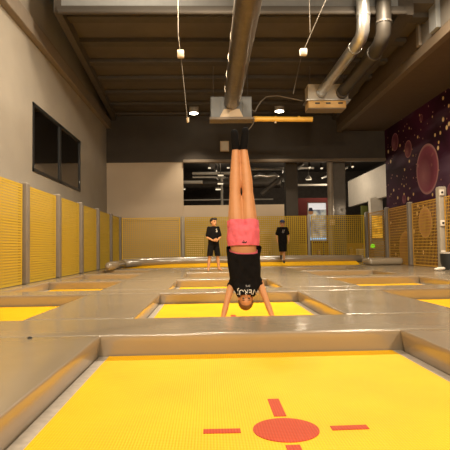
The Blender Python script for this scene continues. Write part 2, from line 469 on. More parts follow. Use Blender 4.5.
# back of the hall
struct('wall_header', MB().box((XL,YB,4.78), (XR+.2,YB+.3,ROOF)), M['header'], 'dark brown header wall across the back of the hall', 'wall')
struct('trim_5', MB().bbox((-.92,YB-.1,4.74), (XR,YB+.1,4.86), .02), M['edge'], 'brown rail along the bottom of the dark header', 'trim')
struct('wall_back', MB().box((XL,YB+.02,0), (-.92,YB+.25,4.78)), M['panelwall'], 'beige panel wall at the back left', 'wall')
struct('wall_low', MB().box((-.92,YB+.2,0), (2.94,YB+.35,3.145)), M['panelwall'], 'low beige partition wall behind the back netting', 'wall')
struct('wall_far', MB().box((-6.5,28,0), (9,28.2,ROOF)), M['dark'], 'dark far wall of the room behind', 'wall')
struct('ceiling_far', MB().box((XL,YB+.3,5.75), (9,28,5.9)), M['dark'], 'dark ceiling of the room behind', 'ceiling')
struct('wall_red', MB().box((3.6,22.6,0), (5.6,22.75,3.72)), M['red'], 'dark red wall panel in the room behind', 'wall')
struct('wall_ochre', MB().box((3.56,20.6,0), (6.7,20.75,1.62)), M['orangewall'], 'ochre low wall behind the back netting', 'wall')
struct('wall_side_far', MB().box((9,-5.2,0), (9.2,28.2,ROOF)), M['dark'], 'dark side wall of the room behind', 'wall')
struct('pillar_dark', MB().bbox((3.08,19.5,0), (3.56,19.9,5.75), .02), M['header'], 'dark square column beside the red wall', 'pillar')
struct('pillar_grey', MB().bbox((4.88,19.2,0), (5.37,19.7,4.8), .02), simple('column_grey', (.10,.088,.075), .6, var=.1), 'wide dark grey column under the header', 'pillar')
struct('pillar_pale', MB().tube([(4.76,19.15,0),(4.76,19.15,4.78)], .12, 16), simple('column_pale', (.28,.235,.185), .5, var=.1), 'slim pale round column beside the wide grey column', 'pillar', smooth=True)
struct('pillar_white', MB().bbox((6.6,20.0,0), (7.1,20.3,3.45), .01), M['white'], 'white pier under the hanging white wall', 'pillar')
struct('wall_olive', MB().box((6.5,20.9,0), (6.78,21.0,3.2)), M['greenwall'], 'olive green wall strip under the hanging white wall', 'wall')

# ------------------------------------------------------------------ platform, trampolines and pads
ZT, ZB = .9, .75
struct('floor_platform', MB().box((-3.46,-1.0,0), (6.16,18.64,.70)), M['base'], 'dark platform carrying the trampolines', 'platform')

def pad_mesh(x0, y0, x1, y1, z0=.70, z1=ZT, r=.011, lean=.026, step=.085, amp=.004, seed=0.):
    nx = max(4, int((x1-x0)/step)); ny = max(4, int((y1-y0)/step))
    def coords(a, b, n):
        c = [a, a+r*.3, a+r*.7, a+r*1.3]
        m = [a+r*1.3 + (b-a-2.6*r)*i/n for i in range(1, n)]
        return c + m + [b-r*1.3, b-r*.7, b-r*.3, b]
    xs, ys = coords(x0, x1, nx), coords(y0, y1, ny)
    vs = []; fs = []
    for j, yy in enumerate(ys):
        for i, xx in enumerate(xs):
            d = min(xx-x0, x1-xx, yy-y0, y1-yy)
            z = z1
            if d < r: z -= r - math.sqrt(max(0, r*r-(r-d)**2))
            puff = min(1., d/.12)
            p = V((xx, yy, 0))
            z += puff*(.003 + amp*(noise.noise(p*1.7+V((seed,0,0))) + .5*noise.noise(p*5+V((0,seed,0)))))
            ed = max(0, 1-d/.16)
            z += ed*.003*noise.noise(V((xx*7, yy*7, seed)))
            vs.append((xx, yy, z))
    W = len(xs); H = len(ys)
    for j in range(H-1):
        for i in range(W-1):
            a = j*W+i; fs.append((a, a+1, a+W+1, a+W))
    loop = [i for i in range(W)] + [j*W+W-1 for j in range(1, H)] + [(H-1)*W+i for i in range(W-2, -1, -1)] + [j*W for j in range(H-2, 0, -1)]
    prev = loop; cx, cy = (x0+x1)/2, (y0+y1)/2
    ztop = z1 - r
    for q, tt in enumerate((.2, .45, .7, 1.)):
        new = []
        for li in loop:
            bx, by, bz = vs[li]
            zz = ztop + (z0-ztop)*tt
            sx = 1 if bx <= x0+1e-6 else (-1 if bx >= x1-1e-6 else 0)
            sy = 1 if by <= y0+1e-6 else (-1 if by >= y1-1e-6 else 0)
            wob = .003*noise.noise(V((bx*4, by*4, zz*8+seed)))*math.sin(PI*tt)
            lt_ = lean*tt; vs.append((min(max(bx, x0+lt_), x1-lt_) + sx*wob, min(max(by, y0+lt_), y1-lt_) + sy*wob, zz)); new.append(len(vs)-1)
        for a in range(len(loop)):
            b = (a+1) % len(loop)
            fs.append((prev[a], new[a], new[b], prev[b]))
        prev = new
    fs.append(tuple(prev))
    return MB().add(vs, fs)

# columns (x0,x1 of the opening) and rows (y0,y1 of the opening)
rows = [(.55, 3.57), (4.42, 6.86), (7.52, 9.72), (10.4, 12.5), (13.15, 14.95)]
ccol = [(-.765, 1.365), (-.66, 1.21), (-.61, 1.12), (-.53, 1.10), (-.53, 1.10)]
lcol = [(-3.05, -1.62)]*5
rcol = [(2.30, 4.12)]*5
rowname = ['nearest', 'second', 'third', 'fourth', 'rearmost']
def trampoline(x0, x1, y0, y1, label, mark=None, strip=.072):
    t = thing('trampoline', label, 'trampoline', ((x0+x1)/2, (y0+y1)/2, .70), 'trampolines set in the grey padded deck')
    ox0, ox1, oy0, oy1 = x0-.016, x1+.016, y0-.024, y1+.024
    bx0, bx1, by0, by1 = ox0+strip, ox1-strip, oy0+.012, oy1-.008
    # sagging webbing bed
    n = 28; vs = []; fs = []
    for j in range(n+1):
        for i in range(n+1):
            u, v = i/n, j/n
            sag = .012*math.sin(PI*u)*math.sin(PI*v)
            vs.append((bx0+(bx1-bx0)*u, by0+(by1-by0)*v, ZB - sag))
    for j in range(n):
        for i in range(n):
            a = j*(n+1)+i; fs.append((a, a+1, a+n+2, a+n+1))
    MB().add(vs, fs).build('bed', M['bed'], t, True)
    fr = MB()
    fr.bbox((ox0,oy0,.705), (bx0+.004,oy1,.748), .006); fr.bbox((bx1-.004,oy0,.705), (ox1,oy1,.748), .006)
    fr.bbox((bx0,oy0,.705), (bx1,by0+.004,.747), .006); fr.bbox((bx0,by1-.004,.705), (bx1,oy1,.747), .006)
    fr.build('frame', M['frame'], t)
    if mark:
        mx, my = mark
        def zz(x, y): return ZB - .012*math.sin(PI*(x-bx0)/(bx1-bx0))*math.sin(PI*(y-by0)/(by1-by0)) + .0025
        def patch(poly):
            # flat red webbing that follows the bed
            bm = bmesh.new(); vv = [bm.verts.new((a, b, 0)) for a, b in poly]; bm.faces.new(vv)
            bmesh.ops.triangulate(bm, faces=bm.faces)
            for v in bm.verts: v.co.z = zz(v.co.x, v.co.y)
            ex = bmesh.ops.extrude_face_region(bm, geom=list(bm.faces))
            for g in ex['geom']:
                if isinstance(g, bmesh.types.BMVert): g.co.z -= .003
            return MB().frombm(bm)
        c = patch([(mx+.138*math.cos(2*PI*k/48), my+.138*math.sin(2*PI*k/48)) for k in range(48)]).build('target_disc', M['mark'], t)
        c['label'] = 'red round target in the yellow bed'
        for (ax0, ax1, ay0, ay1) in ((mx-.345, mx-.19, my-.024, my+.024), (mx+.19, mx+.345, my-.024, my+.024), (mx-.028, mx+.028, my+.165, my+.42), (mx-.028, mx+.028, my-.42, my-.165)):
            b = patch([(ax0,ay0),(ax1,ay0),(ax1,ay1),(ax0,ay1)]).build('target_bar', M['mark'], t)
            b['label'] = 'red bar beside the round target'
    return t
for i, (y0, y1) in enumerate(rows):
    mark = (.314, 2.115) if i == 0 else ((.27, 5.30) if i == 1 else None)
    lab = ['large yellow trampoline in front with a red round target and bars',
           'yellow trampoline under the upside-down girl in pink shorts',
           'yellow trampoline just behind the upside-down girl',
           'narrow looking yellow trampoline in front of the boy with joined hands',
           'sunken trampoline between the boy with joined hands and the back cushion'][i]
    trampoline(*ccol[i], y0, y1, lab, mark)
    if i > 0:
        trampoline(*lcol[i], y0, y1, ['', 'yellow trampoline at the left edge, level with the girl doing a handstand', 'yellow trampoline beside the left netting, third row back',
                                      'trampoline beside the left netting, fourth row back', 'trampoline beside the left netting nearest the back cushion'][i])
        trampoline(*rcol[i], y0, y1, ['', 'yellow trampoline at the right edge, level with the girl doing a handstand', 'yellow trampoline on the right, third row back, with grey pads all round',
                                      'trampoline on the right, fourth row back', 'trampoline on the right nearest the back cushion, in front of the boy in a cap'][i])
G = 'grey vinyl pads between the trampolines'
def pad(x0, y0, x1, y1, label, seed, **kw):
    o = pad_mesh(x0, y0, x1, y1, seed=seed, **kw).build('walkway_pad', M['vinyl'], None, True, 60)
    return tag(o, label, 'pad', G)
PX0, PX1 = -3.42, 6.12
# cross pads
cross = [(3.57, 4.42), (6.86, 7.52), (9.72, 10.4), (12.5, 13.15), (14.95, 15.9)]
cn = ['wide grey cross pad just behind the front trampoline with the red target', 'grey cross pad directly behind the trampoline with the upside-down girl',
      'grey cross pad between third and fourth trampoline rows', 'grey cross pad on which the boy with joined hands stands', 'grey cross pad in front of the long yellow back strip']
for i, (a, b) in enumerate(cross):
    pad(PX0, a+.006, PX1, b-.006, cn[i], i*3.1, lean=.034)
# long pads beside the beds
for i, (y0, y1) in enumerate(rows):
    L0, L1 = ccol[i]
    if i == 0:
        pad(PX0, y0+.006, L0, y1-.006, 'large grey pad at lower left beside the front trampoline', 20.)
        pad(L1, y0+.006, PX1, y1-.006, 'grey pad at lower right beside the front trampoline', 21.)
        continue
    nm = ['', 'the row with the upside-down girl', 'the third row back', 'the fourth row back', 'the rearmost row']
    pad(PX0, y0+.006, lcol[i][0], y1-.006, 'narrow grey pad along the left netting in %s' % nm[i], 30.+i)
    pad(lcol[i][1], y0+.006, L0, y1-.006, 'grey pad between left and middle trampolines in %s' % nm[i], 40.+i)
    pad(L1, y0+.006, rcol[i][0], y1-.006, 'grey pad between middle and right trampolines in %s' % nm[i], 50.+i)
    pad(rcol[i][1], y0+.006, PX1, y1-.006, 'grey pad along the right netting in %s' % nm[i], 60.+i)
tag(MB().ell((-1.23,3.50,.905), (.017,.017,.010)).build('pad_eyelet', M['black'], None, True), 'small dark stud on the pad seam at lower left', 'stud')

# inclined yellow strip with its padded roll at the back
def yb(x): return 16.62 - .04*abs(x-1.5)
t = thing('sloping_trampoline', 'long yellow sloping trampoline strip under the back cushion roll', 'trampoline', (1.2,16.3,.9))
mb = MB(); n = 40; vs = []; fs = []
for i in range(n+1):
    x = -2.75 + 7.8*i/n
    yy = 16.62 if x > -2.2 else 16.62 - .6*(-2.2-x)
    vs += [(x, yy, .90), (x, yy+.5, 1.02), (x, yy+.5, .98), (x, yy, .86)]
for i in range(n):
    for k in range(4):
        a = i*4+k; b = i*4+(k+1) % 4; fs.append((a, b, b+4, a+4))
fs += [(0,1,2,3), (n*4+3,n*4+2,n*4+1,n*4)]
MB().add(vs, fs).build('bed', M['bed'], t)
pts = [(5.25,17.1,1.06),(3.,17.15,1.08),(1.,17.15,1.08),(-1.2,17.1,1.08),(-2.2,16.85,1.07),(-2.7,16.2,1.06)]
mb = MB().tube(pts, [.13,.135,.135,.135,.135,.13], 18); mb.ell(pts[0], .13).ell(pts[-1], .13)
MB().bbox((-2.1,16.75,.70), (4.9,17.1,.87), .01).build('base', M['base'], t)
r = mb.build('cushion_roll', M['vinyl'], t, True, None)
e = thing('cushion_roll', 'short rounded grey cushion end at the left, beside the left netting', 'cushion', (-2.8,15.2,.9))
mb = MB().tube([(-2.72,15.9,1.045),(-2.82,15.2,1.035),(-2.86,14.5,1.03)], [.125,.125,.115], 18).ell((-2.86,14.5,1.03), (.115,.07,.115)).ell((-2.72,15.9,1.045), .125)
mb.build('cover', M['vinyl'], e, True, None)
MB().tube([(-2.862,14.425,1.03),(-2.865,14.40,1.03)], .045, 16).build('end_cap', M['frame'], e, True)
e = tag(MB().bbox((4.85,14.99,.915), (5.92,15.75,1.13), .1, 5).build('cushion', M['vinyl'], None, True, 60), 'separate grey block cushion at the right end of the back roll', 'cushion')

# ------------------------------------------------------------------ netting and posts
def net_panel(label, P0, P1, z0, z1, cell, hw, vw, mat, group, border=.03):
    # a webbing net between two upright edges
    P0, P1 = V((*P0, 0)), V((*P1, 0)); L = (P1-P0).length; d = (P1-P0)/L; nrm = V((-d.y, d.x, 0)); th = .004
    def slab(mb, s0, s1, a, b, tk=th):
        vs = []
        for z in (a, b):
            for s, q in ((s0,-1),(s1,-1),(s1,1),(s0,1)):
                p = P0 + d*s + nrm*(q*tk/2); vs.append((p.x, p.y, z))
        mb.add(vs, [(3,2,1,0),(4,5,6,7),(0,1,5,4),(1,2,6,5),(2,3,7,6),(3,0,4,7)])
    t = thing('safety_net', label, 'net', ((P0.x+P1.x)/2, (P0.y+P1.y)/2, z0), group)
    mb = MB(); z = z0+border
    while z < z1-border: slab(mb, border*.5, L-border*.5, z-hw/2, z+hw/2); z += cell
    s = border
    while s < L-border: slab(mb, s-vw/2, s+vw/2, z0+border*.5, z1-border*.5, th*1.3); s += cell
    mb.build('mesh', mat, t)
    mb = MB(); slab(mb, 0, L, z1-border, z1, .012); slab(mb, 0, L, z0, z0+border, .012)
    slab(mb, 0, border, z0+border, z1-border, .012); slab(mb, L-border, L, z0+border, z1-border, .012)
    mb.build('border', mat, t)
    return t
FZ = 2.69
ly = [5.15, 7.12, 9.08, 11.04, 13.0, 14.96, 16.93, 18.72]
ln = ['at the left edge of the photo', 'second from the left edge', 'below the left pane of the black window', 'third panel on from the near left edge, under the far window pane', 'past the far end of the black window',
      'next to last before the back left corner', 'last before the back left corner']
left_lab = ['yellow net panel on the left wall, out beyond the left photo edge', 'yellow net panel cut by the left edge of the photo', 'yellow net panel left of and below the black window frame',
            'yellow net panel under the first pane of the black window', 'yellow net panel under and just past the second window pane', 'yellow net panel next to last before the back left corner', 'yellow net panel closest to the back left corner']
for i in range(1, 7):
    net_panel(left_lab[i], (-3.3, ly[i]+.10), (-3.3, ly[i+1]-.10), .915 if i < 6 else .705, FZ, .047, .027, .016, M['net'], 'yellow net panels along the left wall')
def post(name, label, x, y, z0, z1, w, d, mat, group):
    t = thing(name, label, 'post', (x,y,z0), group)
    MB().bbox((x-w/2,y-d/2,z0), (x+w/2,y+d/2,z1), .02, 3).build('sleeve', mat, t, True)
    MB().bbox((x-w/2+.015,y-d/2+.015,z1-.005), (x+w/2-.015,y+d/2-.015,z1+.02), .008).build('top_cap', M['frame'], t, True)
    return t
pl = ['', '', 'grey padded post between the first two yellow net panels from the left photo edge', 'second grey padded post from the left photo edge', 'third grey padded post along the left wall, under the window end',
      'fourth grey padded post along the left wall', 'fifth grey padded post along the left wall, next to the corner post', 'grey padded post in the back left corner of the netting']
for i in range(2, 8):
    post('net_post', pl[i], -3.3, ly[i], 0 if i == 7 else (.915 if i < 6 else .71), FZ+.02, .16, .17, M['post'], 'grey posts of the left netting')
# back netting
bx = [-3.3, -.95, 1.45, 3.80, 6.0]
bl = ['pale yellow net in front of the beige back panel wall', 'yellow net behind the boy with joined hands', 'yellow net behind the boy in a cap', 'yellow net in front of the ochre wall and the grey columns']
for i in range(4):
    net_panel(bl[i], (bx[i]+.09, 18.72), (bx[i+1]-.09, 18.72), .01, 2.67, .075, .020 if i in (0, 3) else .031, .020 if i in (0, 3) else .028, M['netback'] if i == 0 else M['netback2'], 'nets across the back of the deck')
for i, lab in ((1, 'slim beige net post at the end of the beige panel wall'), (2, 'slim beige net post hidden behind the upside-down girl'), (3, 'slim pale net post in front of the lit picture display')):
    post('net_post', lab, bx[i], 18.76, 0, 2.70, .10, .10, M['whitepost'], 'posts of the back netting')
ry = [10.6, 12.62, 14.64, 16.56, 18.66]
rl = ['amber net panel at the right photo edge, nearer than the pale post', 'amber net panel with the painted bubble showing through, next to the pale post', 'amber net panel in the middle of the right netting', 'amber net panel by the yellow lit panel at the far right corner']
for i in range(4):
    net_panel(rl[i], (6.0, ry[i]+.16), (6.0, ry[i+1]-.16), .915 if i < 3 else .705, 2.72, .085, .018, .017, M['netright'], 'amber nets in front of the mural')
for i, lab in ((2, 'grey padded post nearest the pale post in the right netting'), (3, 'middle grey padded post in the right netting'), (4, 'grey padded post in the back right corner of the netting')):
    post('net_post', lab, 6.0, ry[i], 0 if i == 4 else (.915 if i < 3 else .71), 2.76, .14, .17, M['post'], 'grey posts of the right netting')
p = post('gate_post', 'thick pale post at the right photo edge with small white bracket plates', 6.0, 12.62, .915, 2.97, .20, .20, M['whitepost'], None)
for z in (2.83, 2.05, 1.28):
    b = MB().bbox((5.90,12.47,z-.075), (6.02,12.53,z+.075), .012).build('bracket', M['white'], p, True); b['label'] = 'white bracket plate'
    MB().disc((5.96,12.471,z), (0,-1,0), .03, .006, 16).build('bolt', M['black'], b)

# ------------------------------------------------------------------ people
def orth(d, r):
    d = d.normalized(); a = (r - d*r.dot(d)).normalized(); return a
def person(name, label, J, S, skin, hairmat, group=None, voxel=.008, bare=True, hair_long=False):
    """One continuous body surface from joints; clothes are added by the caller."""
    f = J['f'].normalized(); up = (J['neck']-J['pel']).normalized(); f = orth(up, f); lat = f.cross(up).normalized()
    mb = MB()
    sp = [J['pel'] - up*.07*S, J['pel'], J['waist'], J['chest'], J['neck'] - up*.055*S, J['neck']]
    wd = J.get('wd') or [(.10,.07), (.150,.098), (.118,.085), (.142,.098), (.10,.065), (.048,.048)]
    mb.loft([(c, lat*(w*S), f*(dd*S)) for c, (w, dd) in zip(sp, wd)], 24)
    mb.limb([J['sh'][0], J['sh'][1]], [.048*S, .048*S])
    hf = J['hf'].normalized(); hu = J['hu'].normalized(); hf = orth(hu, hf); hl = hf.cross(hu).normalized()
    hc = J['head']; hs = J.get('hs', S)
    mb.limb([J['neck'] - up*.02*S, hc - hu*.06*hs - hf*.02*hs], [.047*S, .045*hs])
    mb.ell(hc + hu*.022*hs - hf*.008*hs, (.074*hs, .093*hs, .088*hs), (hl, hf, hu))
    mb.ell(hc - hu*.035*hs + hf*.018*hs, (.058*hs, .068*hs, .078*hs), (hl, hf, hu))
    mb.ell(hc - hu*.02*hs + hf*.092*hs, (.013*hs, .017*hs, .022*hs), (hl, hf, hu), 10, 8)
    mb.ell(hc - hu*.092*hs + hf*.058*hs, (.022*hs, .02*hs, .018*hs), (hl, hf, hu), 10, 8)
    for s_ in (-1, 1):
        mb.ell(hc + hl*(s_*.075*hs) - hf*.01*hs - hu*.005*hs, (.012*hs, .02*hs, .032*hs), (hl, hf, hu), 10, 8)
    lr = J.get('leg_r', (.082, .070, .052, .053, .034))
    for q in (0, 1):
        sh, el, wr = J['sh'][q], J['el'][q], J['wr'][q]
        mb.limb([sh, sh.lerp(el, .5), el, el.lerp(wr, .35), wr], [.047*S, .040*S, .033*S, .034*S, .023*S])
        # hand: palm and five separate fingers
        hd = J['hd'][q].normalized(); pn = orth(hd, J['pn'][q]); hw = hd.cross(pn)   # pn: palm normal, hw: across the palm
        th = J['th'][q]                                                              # +1/-1: which side the thumb is on
        curl = J.get('curl', .35)
        mb.ell(wr + hd*.045*S, (.038*S, .048*S, .015*S), (hw, hd, pn), 14, 10)
        for k, ln_ in enumerate((.060, .070, .066, .052)):
            b = wr + hd*.078*S + hw*(th*(.027 - .018*k)*S)
            dirn = (hd + hw*(th*(.16-.1*k))).normalized()
            p1 = b + dirn*ln_*.5*S; d2 = (dirn + pn*curl).normalized(); p2 = p1 + d2*ln_*.3*S; d3 = (dirn + pn*curl*2).normalized(); p3 = p2 + d3*ln_*.25*S
            mb.limb([b - dirn*.02*S, p1, p2, p3], [.0088*S, .0084*S, .0078*S, .007*S], 8)
        tb = wr + hd*.028*S + hw*(th*.028*S); td = (hd*.7 + hw*th*.8).normalized(); t1 = tb + td*.035*S; t2 = t1 + (td + hd*.5 + pn*.2).normalized()*.03*S
        mb.limb([tb, t1, t2], [.011*S, .0095*S, .008*S], 8)
        hp, kn, an, toe = J['hip'][q], J['kn'][q], J['an'][q], J['toe'][q]
        cf = kn.lerp(an, .3)
        back = J.get('calf_back', V((0,0,0)))
        mb.limb([hp, hp.lerp(kn, .45), kn, cf + back*.012*S, an], [r_*S for r_ in lr])
        fd = (toe-an); heel = an - orth((an-kn), fd)*.03*S + (an-kn).normalized()*.03*S
        mb.limb([heel, an + (an-kn).normalized()*.018*S], [.028*S, .032*S])
        mb.limb([an + (an-kn).normalized()*.01*S, an.lerp(toe, .6), toe], [.032*S, .028*S, .02*S])
        mb.limb([heel, toe], [.026*S, .02*S])
    o = remesh(mb, name, skin, None, voxel, 3)
    tag(o, label, 'person', group)
    o['J'] = 0; del o['J']
    # face
    for s_ in (-1, 1):
        MB().ell(hc + hl*(s_*.030*hs) + hf*.0775*hs + hu*.006*hs, (.013*hs, .008*hs, .007*hs), (hl, hf, hu), 10, 8).build('eye', M['eye'], o, True, None)
        MB().ell(hc + hl*(s_*.032*hs) + hf*.080*hs + hu*.026*hs, (.019*hs, .008*hs, .0045*hs), (hl, hf, hu), 10, 8).build('eyebrow', hairmat, o, True, None)
    MB().ell(hc - hu*.060*hs + hf*.083*hs, (.022*hs, .008*hs, .007*hs), (hl, hf, hu), 10, 8).build('mouth', M['lip'], o, True, None)
    # hair: a cap over crown and back of the head
    hb = MB().ell(hc + hu*.028*hs - hf*.014*hs, (.084*hs, .100*hs, .095*hs), (hl, hf, hu), 24, 16)
    if hair_long: hb.ell(hc - hu*.03*hs - hf*.06*hs, (.06*hs, .05*hs, .07*hs), (hl, hf, hu))
    nn = (hf*.82 - hu*.57)
    remesh(hb, 'hair', hairmat, o, .007, 2, cuts=[(hc + hf*.035*hs + hu*.045*hs, nn)], solid=.004)
    return o, dict(f=f, up=up, lat=lat, hf=hf, hu=hu, hl=hl, hc=hc, hs=hs)

def flat_text(txt, name, mat, parent, origin, right, upv, size, target, extr=.0015):
    """Lettering laid onto the cloth of the target mesh."""
    cu = bpy.data.curves.new('t', 'FONT'); cu.body = txt; cu.size = 1; cu.extrude = 0; cu.align_x = 'CENTER'; cu.resolution_u = 2
    to = bpy.data.objects.new('t', cu); COL.objects.link(to)
    dg = bpy.context.evaluated_depsgraph_get(); dg.update()
    me = bpy.data.meshes.new_from_object(to.evaluated_get(dg)); bpy.data.objects.remove(to); bpy.data.curves.remove(cu)
    right, upv = right.normalized(), upv.normalized(); nrm = right.cross(upv).normalized()
    from mathutils.bvhtree import BVHTree
    tv = [v.co + ORG[target.name] for v in target.data.vertices]
    bvh = BVHTree.FromPolygons(tv, [tuple(p.vertices) for p in target.data.polygons])
    for v in me.vertices:
        p = origin + right*(v.co.x*size) + upv*(v.co.y*size)
        hit = bvh.ray_cast(p + nrm*.4, -nrm)
        v.co = (hit[0] + nrm*.003) if hit[0] is not None else p
    bm = bmesh.new(); bm.from_mesh(me)
    ex = bmesh.ops.extrude_face_region(bm, geom=list(bm.faces))
    for g in ex['geom']:
        if isinstance(g, bmesh.types.BMVert): g.co += nrm*extr
    bmesh.ops.recalc_face_normals(bm, faces=bm.faces); bm.to_mesh(me); bm.free()
    me.name = name
    return link(name, me, mat, parent)

# --- the girl in a handstand, front towards the viewer
g = dict(f=V((0,-1,0)), pel=V((.395,5.64,1.66)), waist=V((.398,5.665,1.45)), chest=V((.408,5.70,1.24)), neck=V((.413,5.70,1.045)),
         head=V((.411,5.63,.925)), hf=V((0,-1,.28)), hu=V((0,-.28,-1)), hs=1.02,
         sh=[V((.262,5.72,1.09)), V((.578,5.72,1.095))], el=[V((.200,5.60,.905)), V((.640,5.60,.905))], wr=[V((.140,5.515,.702)), V((.706,5.515,.702))],
         hd=[V((-.12,1,-.22)), V((.12,1,-.22))], pn=[V((0,0,-1)), V((0,0,-1))], th=[1, -1], curl=.02,
         hip=[V((.325,5.64,1.69)), V((.468,5.64,1.69))], kn=[V((.312,5.655,2.13)), V((.456,5.655,2.13))], an=[V((.327,5.66,2.625)), V((.420,5.66,2.625))],
         toe=[V((.310,5.575,2.795)), V((.436,5.575,2.82))], leg_r=(.098,.089,.063,.067,.041), calf_back=V((.15,.8,0)),
         wd=[(.10,.07), (.152,.100), (.146,.100), (.148,.10), (.10,.065), (.048,.048)])
# palm normal points down; across-palm direction sets the thumb inward
girl, F = person('person', 'girl doing a handstand in black T-shirt, pink shorts and black socks', g, 1., M['skin'], M['hair'], voxel=.0065)
X, Y = V((1,0,0)), V((0,1,0))
sh = MB().loft([((.400,5.655,1.62), X*.200, Y*.135), ((.402,5.66,1.52), X*.198, Y*.130), ((.405,5.672,1.40), X*.190, Y*.122), ((.408,5.69,1.26), X*.184, Y*.120),
                ((.415,5.70,1.16), X*.180, Y*.112), ((.418,5.695,1.10), X*.172, Y*.108), ((.418,5.68,1.05), X*.150, Y*.108), ((.417,5.65,1.0), X*.118, Y*.112), ((.415,5.62,.95), X*.098, Y*.112), ((.414,5.61,.90), X*.095, Y*.112)], 28, power=2.3)
# folds hanging from the chest
for q in (0, 1):
    a = g['sh'][q]; b = g['el'][q]; sgn = -1 if q == 0 else 1
    sh.limb([a + V((-sgn*.06,0,.05)), a + V((-sgn*.02,0,.02)), a.lerp(b, .10)], [.07,.062,.050])
# one corner of the hem hangs out to the side
sh.loft([((.560,5.66,1.60), X*.045, Y*.09), ((.566,5.66,1.50), X*.050, Y*.09), ((.560,5.665,1.42), X*.035, Y*.07), ((.545,5.67,1.34), X*.02, Y*.05)], 16)
tshirt = remesh(sh, 't_shirt', M['cloth'], girl, .008, 4, cuts=[((.4,5.66,1.487), (.03,-.55,1)), ((.414,5.66,.950), (0,-.25,-1))], solid=.004, fold=.010)
tshirt['label'] = 'loose black T-shirt slipping towards her head'
up_t = MB().loft([((.395,5.655,1.56), X*.162, Y*.116), ((.398,5.665,1.46), X*.160, Y*.113), ((.402,5.68,1.34), X*.158, Y*.110)], 28)
tt = remesh(up_t, 'undershirt', M['pink'], girl, .008, 3, cuts=[((.4,5.66,1.474), (.03,-.32,1)), ((.4,5.66,1.36), (0,0,-1))], solid=.003); tt['label'] = 'pink undershirt hem showing below the T-shirt'
so = MB().loft([((.395,5.65,1.45), X*.165, Y*.125), ((.395,5.65,1.52), X*.172, Y*.128), ((.395,5.645,1.60), X*.182, Y*.132), ((.395,5.64,1.70), X*.186, Y*.128), ((.393,5.64,1.745), X*.165, Y*.115)], 28, power=2.3)
for q in (0, 1):
    h, k = g['hip'][q], g['kn'][q]; s_ = -1 if q == 0 else 1
    so.tube([h + V((0,0,-.06)), h, h.lerp(k,.35) + V((s_*.004,0,0)), h.lerp(k,.7) + V((s_*.006,0,0))], [.095,.106,.108,.108], 22)
shorts = remesh(so, 'shorts', M['pink'], girl, .009, 4, cuts=[((.4,5.65,1.520), (0,-.06,-1)), ((.4,5.65,1.795), (0,.25,1))], solid=.004, fold=.013, fscale=(12,12,7))
shorts['label'] = 'pink sports shorts'
wb = MB(); k_ = 40
wb.loft([((.395,5.65,1.518), X*.172, Y*.126), ((.395,5.65,1.548), X*.177, Y*.129)], 40, power=2.3)
dr = MB().tube([(.375,5.512,1.565),(.385,5.508,1.556),(.397,5.507,1.561),(.41,5.508,1.555),(.425,5.512,1.568)], .006, 8).tube([(.397,5.507,1.561),(.39,5.507,1.58)], .005, 8)
d_ = dr.build('drawstring', M['black'], shorts, True); d_['label'] = 'small dark drawstring bow'
for q in (0, 1):
    a, t_, k = g['an'][q], g['toe'][q], g['kn'][q]
    up_ = (a-k).normalized(); heel = a + V((0,.035,.04))
    sk = MB().limb([a.lerp(k,.08), a, a+up_*.03], [.049,.047,.047]).limb([heel, a+up_*.02], [.036,.04]).limb([a+up_*.01, a.lerp(t_,.6), t_], [.045,.045,.041]).limb([heel, t_], [.036,.038])
    sc_ = remesh(sk, 'sock', M['sock'], girl, .007, 3, cuts=[(a + V((0,0,-.008)), (0,0,-1))], solid=.003)
GIRL_PARTS = True
lt = flat_text('VERUJ', 'lettering', M['print'], tshirt, V((.420,5.45,1.035)), V((-1,0,0)), V((0,0,-1)), .082, tshirt)
lt['label'] = 'white lettering upside down across the chest'
lt = flat_text('sr'+'s', 'lettering', M['printgrey'], tshirt, V((.435,5.45,1.085)), V((-1,0,0)), V((0,0,-1)), .045, tshirt)

# the figure above is scaled about the camera position: nearer, smaller, same outline in view, standing on her hands on the bed
_m = Matrix.Translation((-.0435,-.594,.0795)) @ Matrix.Translation((.41,5.6,.75)) @ Matrix.Scale(.894, 4) @ Matrix.Translation((-.41,-5.6,-.75))
def _all(o):
    yield o
    for c in o.children: yield from _all(c)
for o in _all(girl): o.data.transform(_m)

# --- standing boys
def stand(x, y, z, H, face, hface, arms, legs, **kw):
    fx = V((math.sin(face), -math.cos(face), 0)); lt_ = V((0,0,1)).cross(fx)   # lt_: the person's own left
    o = V((x,y,z)); S = H/1.6; U = V((0,0,1))
    P = lambda l, fr, h: o + lt_*l*S + fx*fr*S + U*h*H
    J = dict(f=fx, pel=P(0,0,.535), waist=P(0,0,.635), chest=P(0,.005,.74), neck=P(0,-.005,.845), head=P(0,.02,.92),
             hf=V((math.sin(hface), -math.cos(hface), kw.get('hn', 0))), hu=V((0,0,1)), hs=S*1.13, sh=[P(-.150,0,.805), P(.150,0,.805)])
    J['el'] = [P(*a) for a in arms['el']]; J['wr'] = [P(*a) for a in arms['wr']]
    v = lambda a: lt_*a[0] + fx*a[1] + U*a[2]
    J['hd'] = [v(a) for a in arms['hd']]; J['pn'] = [v(a) for a in arms['pn']]; J['th'] = arms['th']
    J['hip'] = [P(-.078,0,.52), P(.078,0,.52)]
    J['kn'] = [P(*a) for a in legs['kn']]; J['an'] = [P(*a) for a in legs['an']]; J['toe'] = [P(*a) for a in legs['toe']]
    J['leg_r'] = (.078,.066,.050,.050,.034); J['calf_back'] = -fx
    J['P'] = P; J['lt'] = lt_; J['fx'] = fx; J['S'] = S; J['H'] = H
    return J
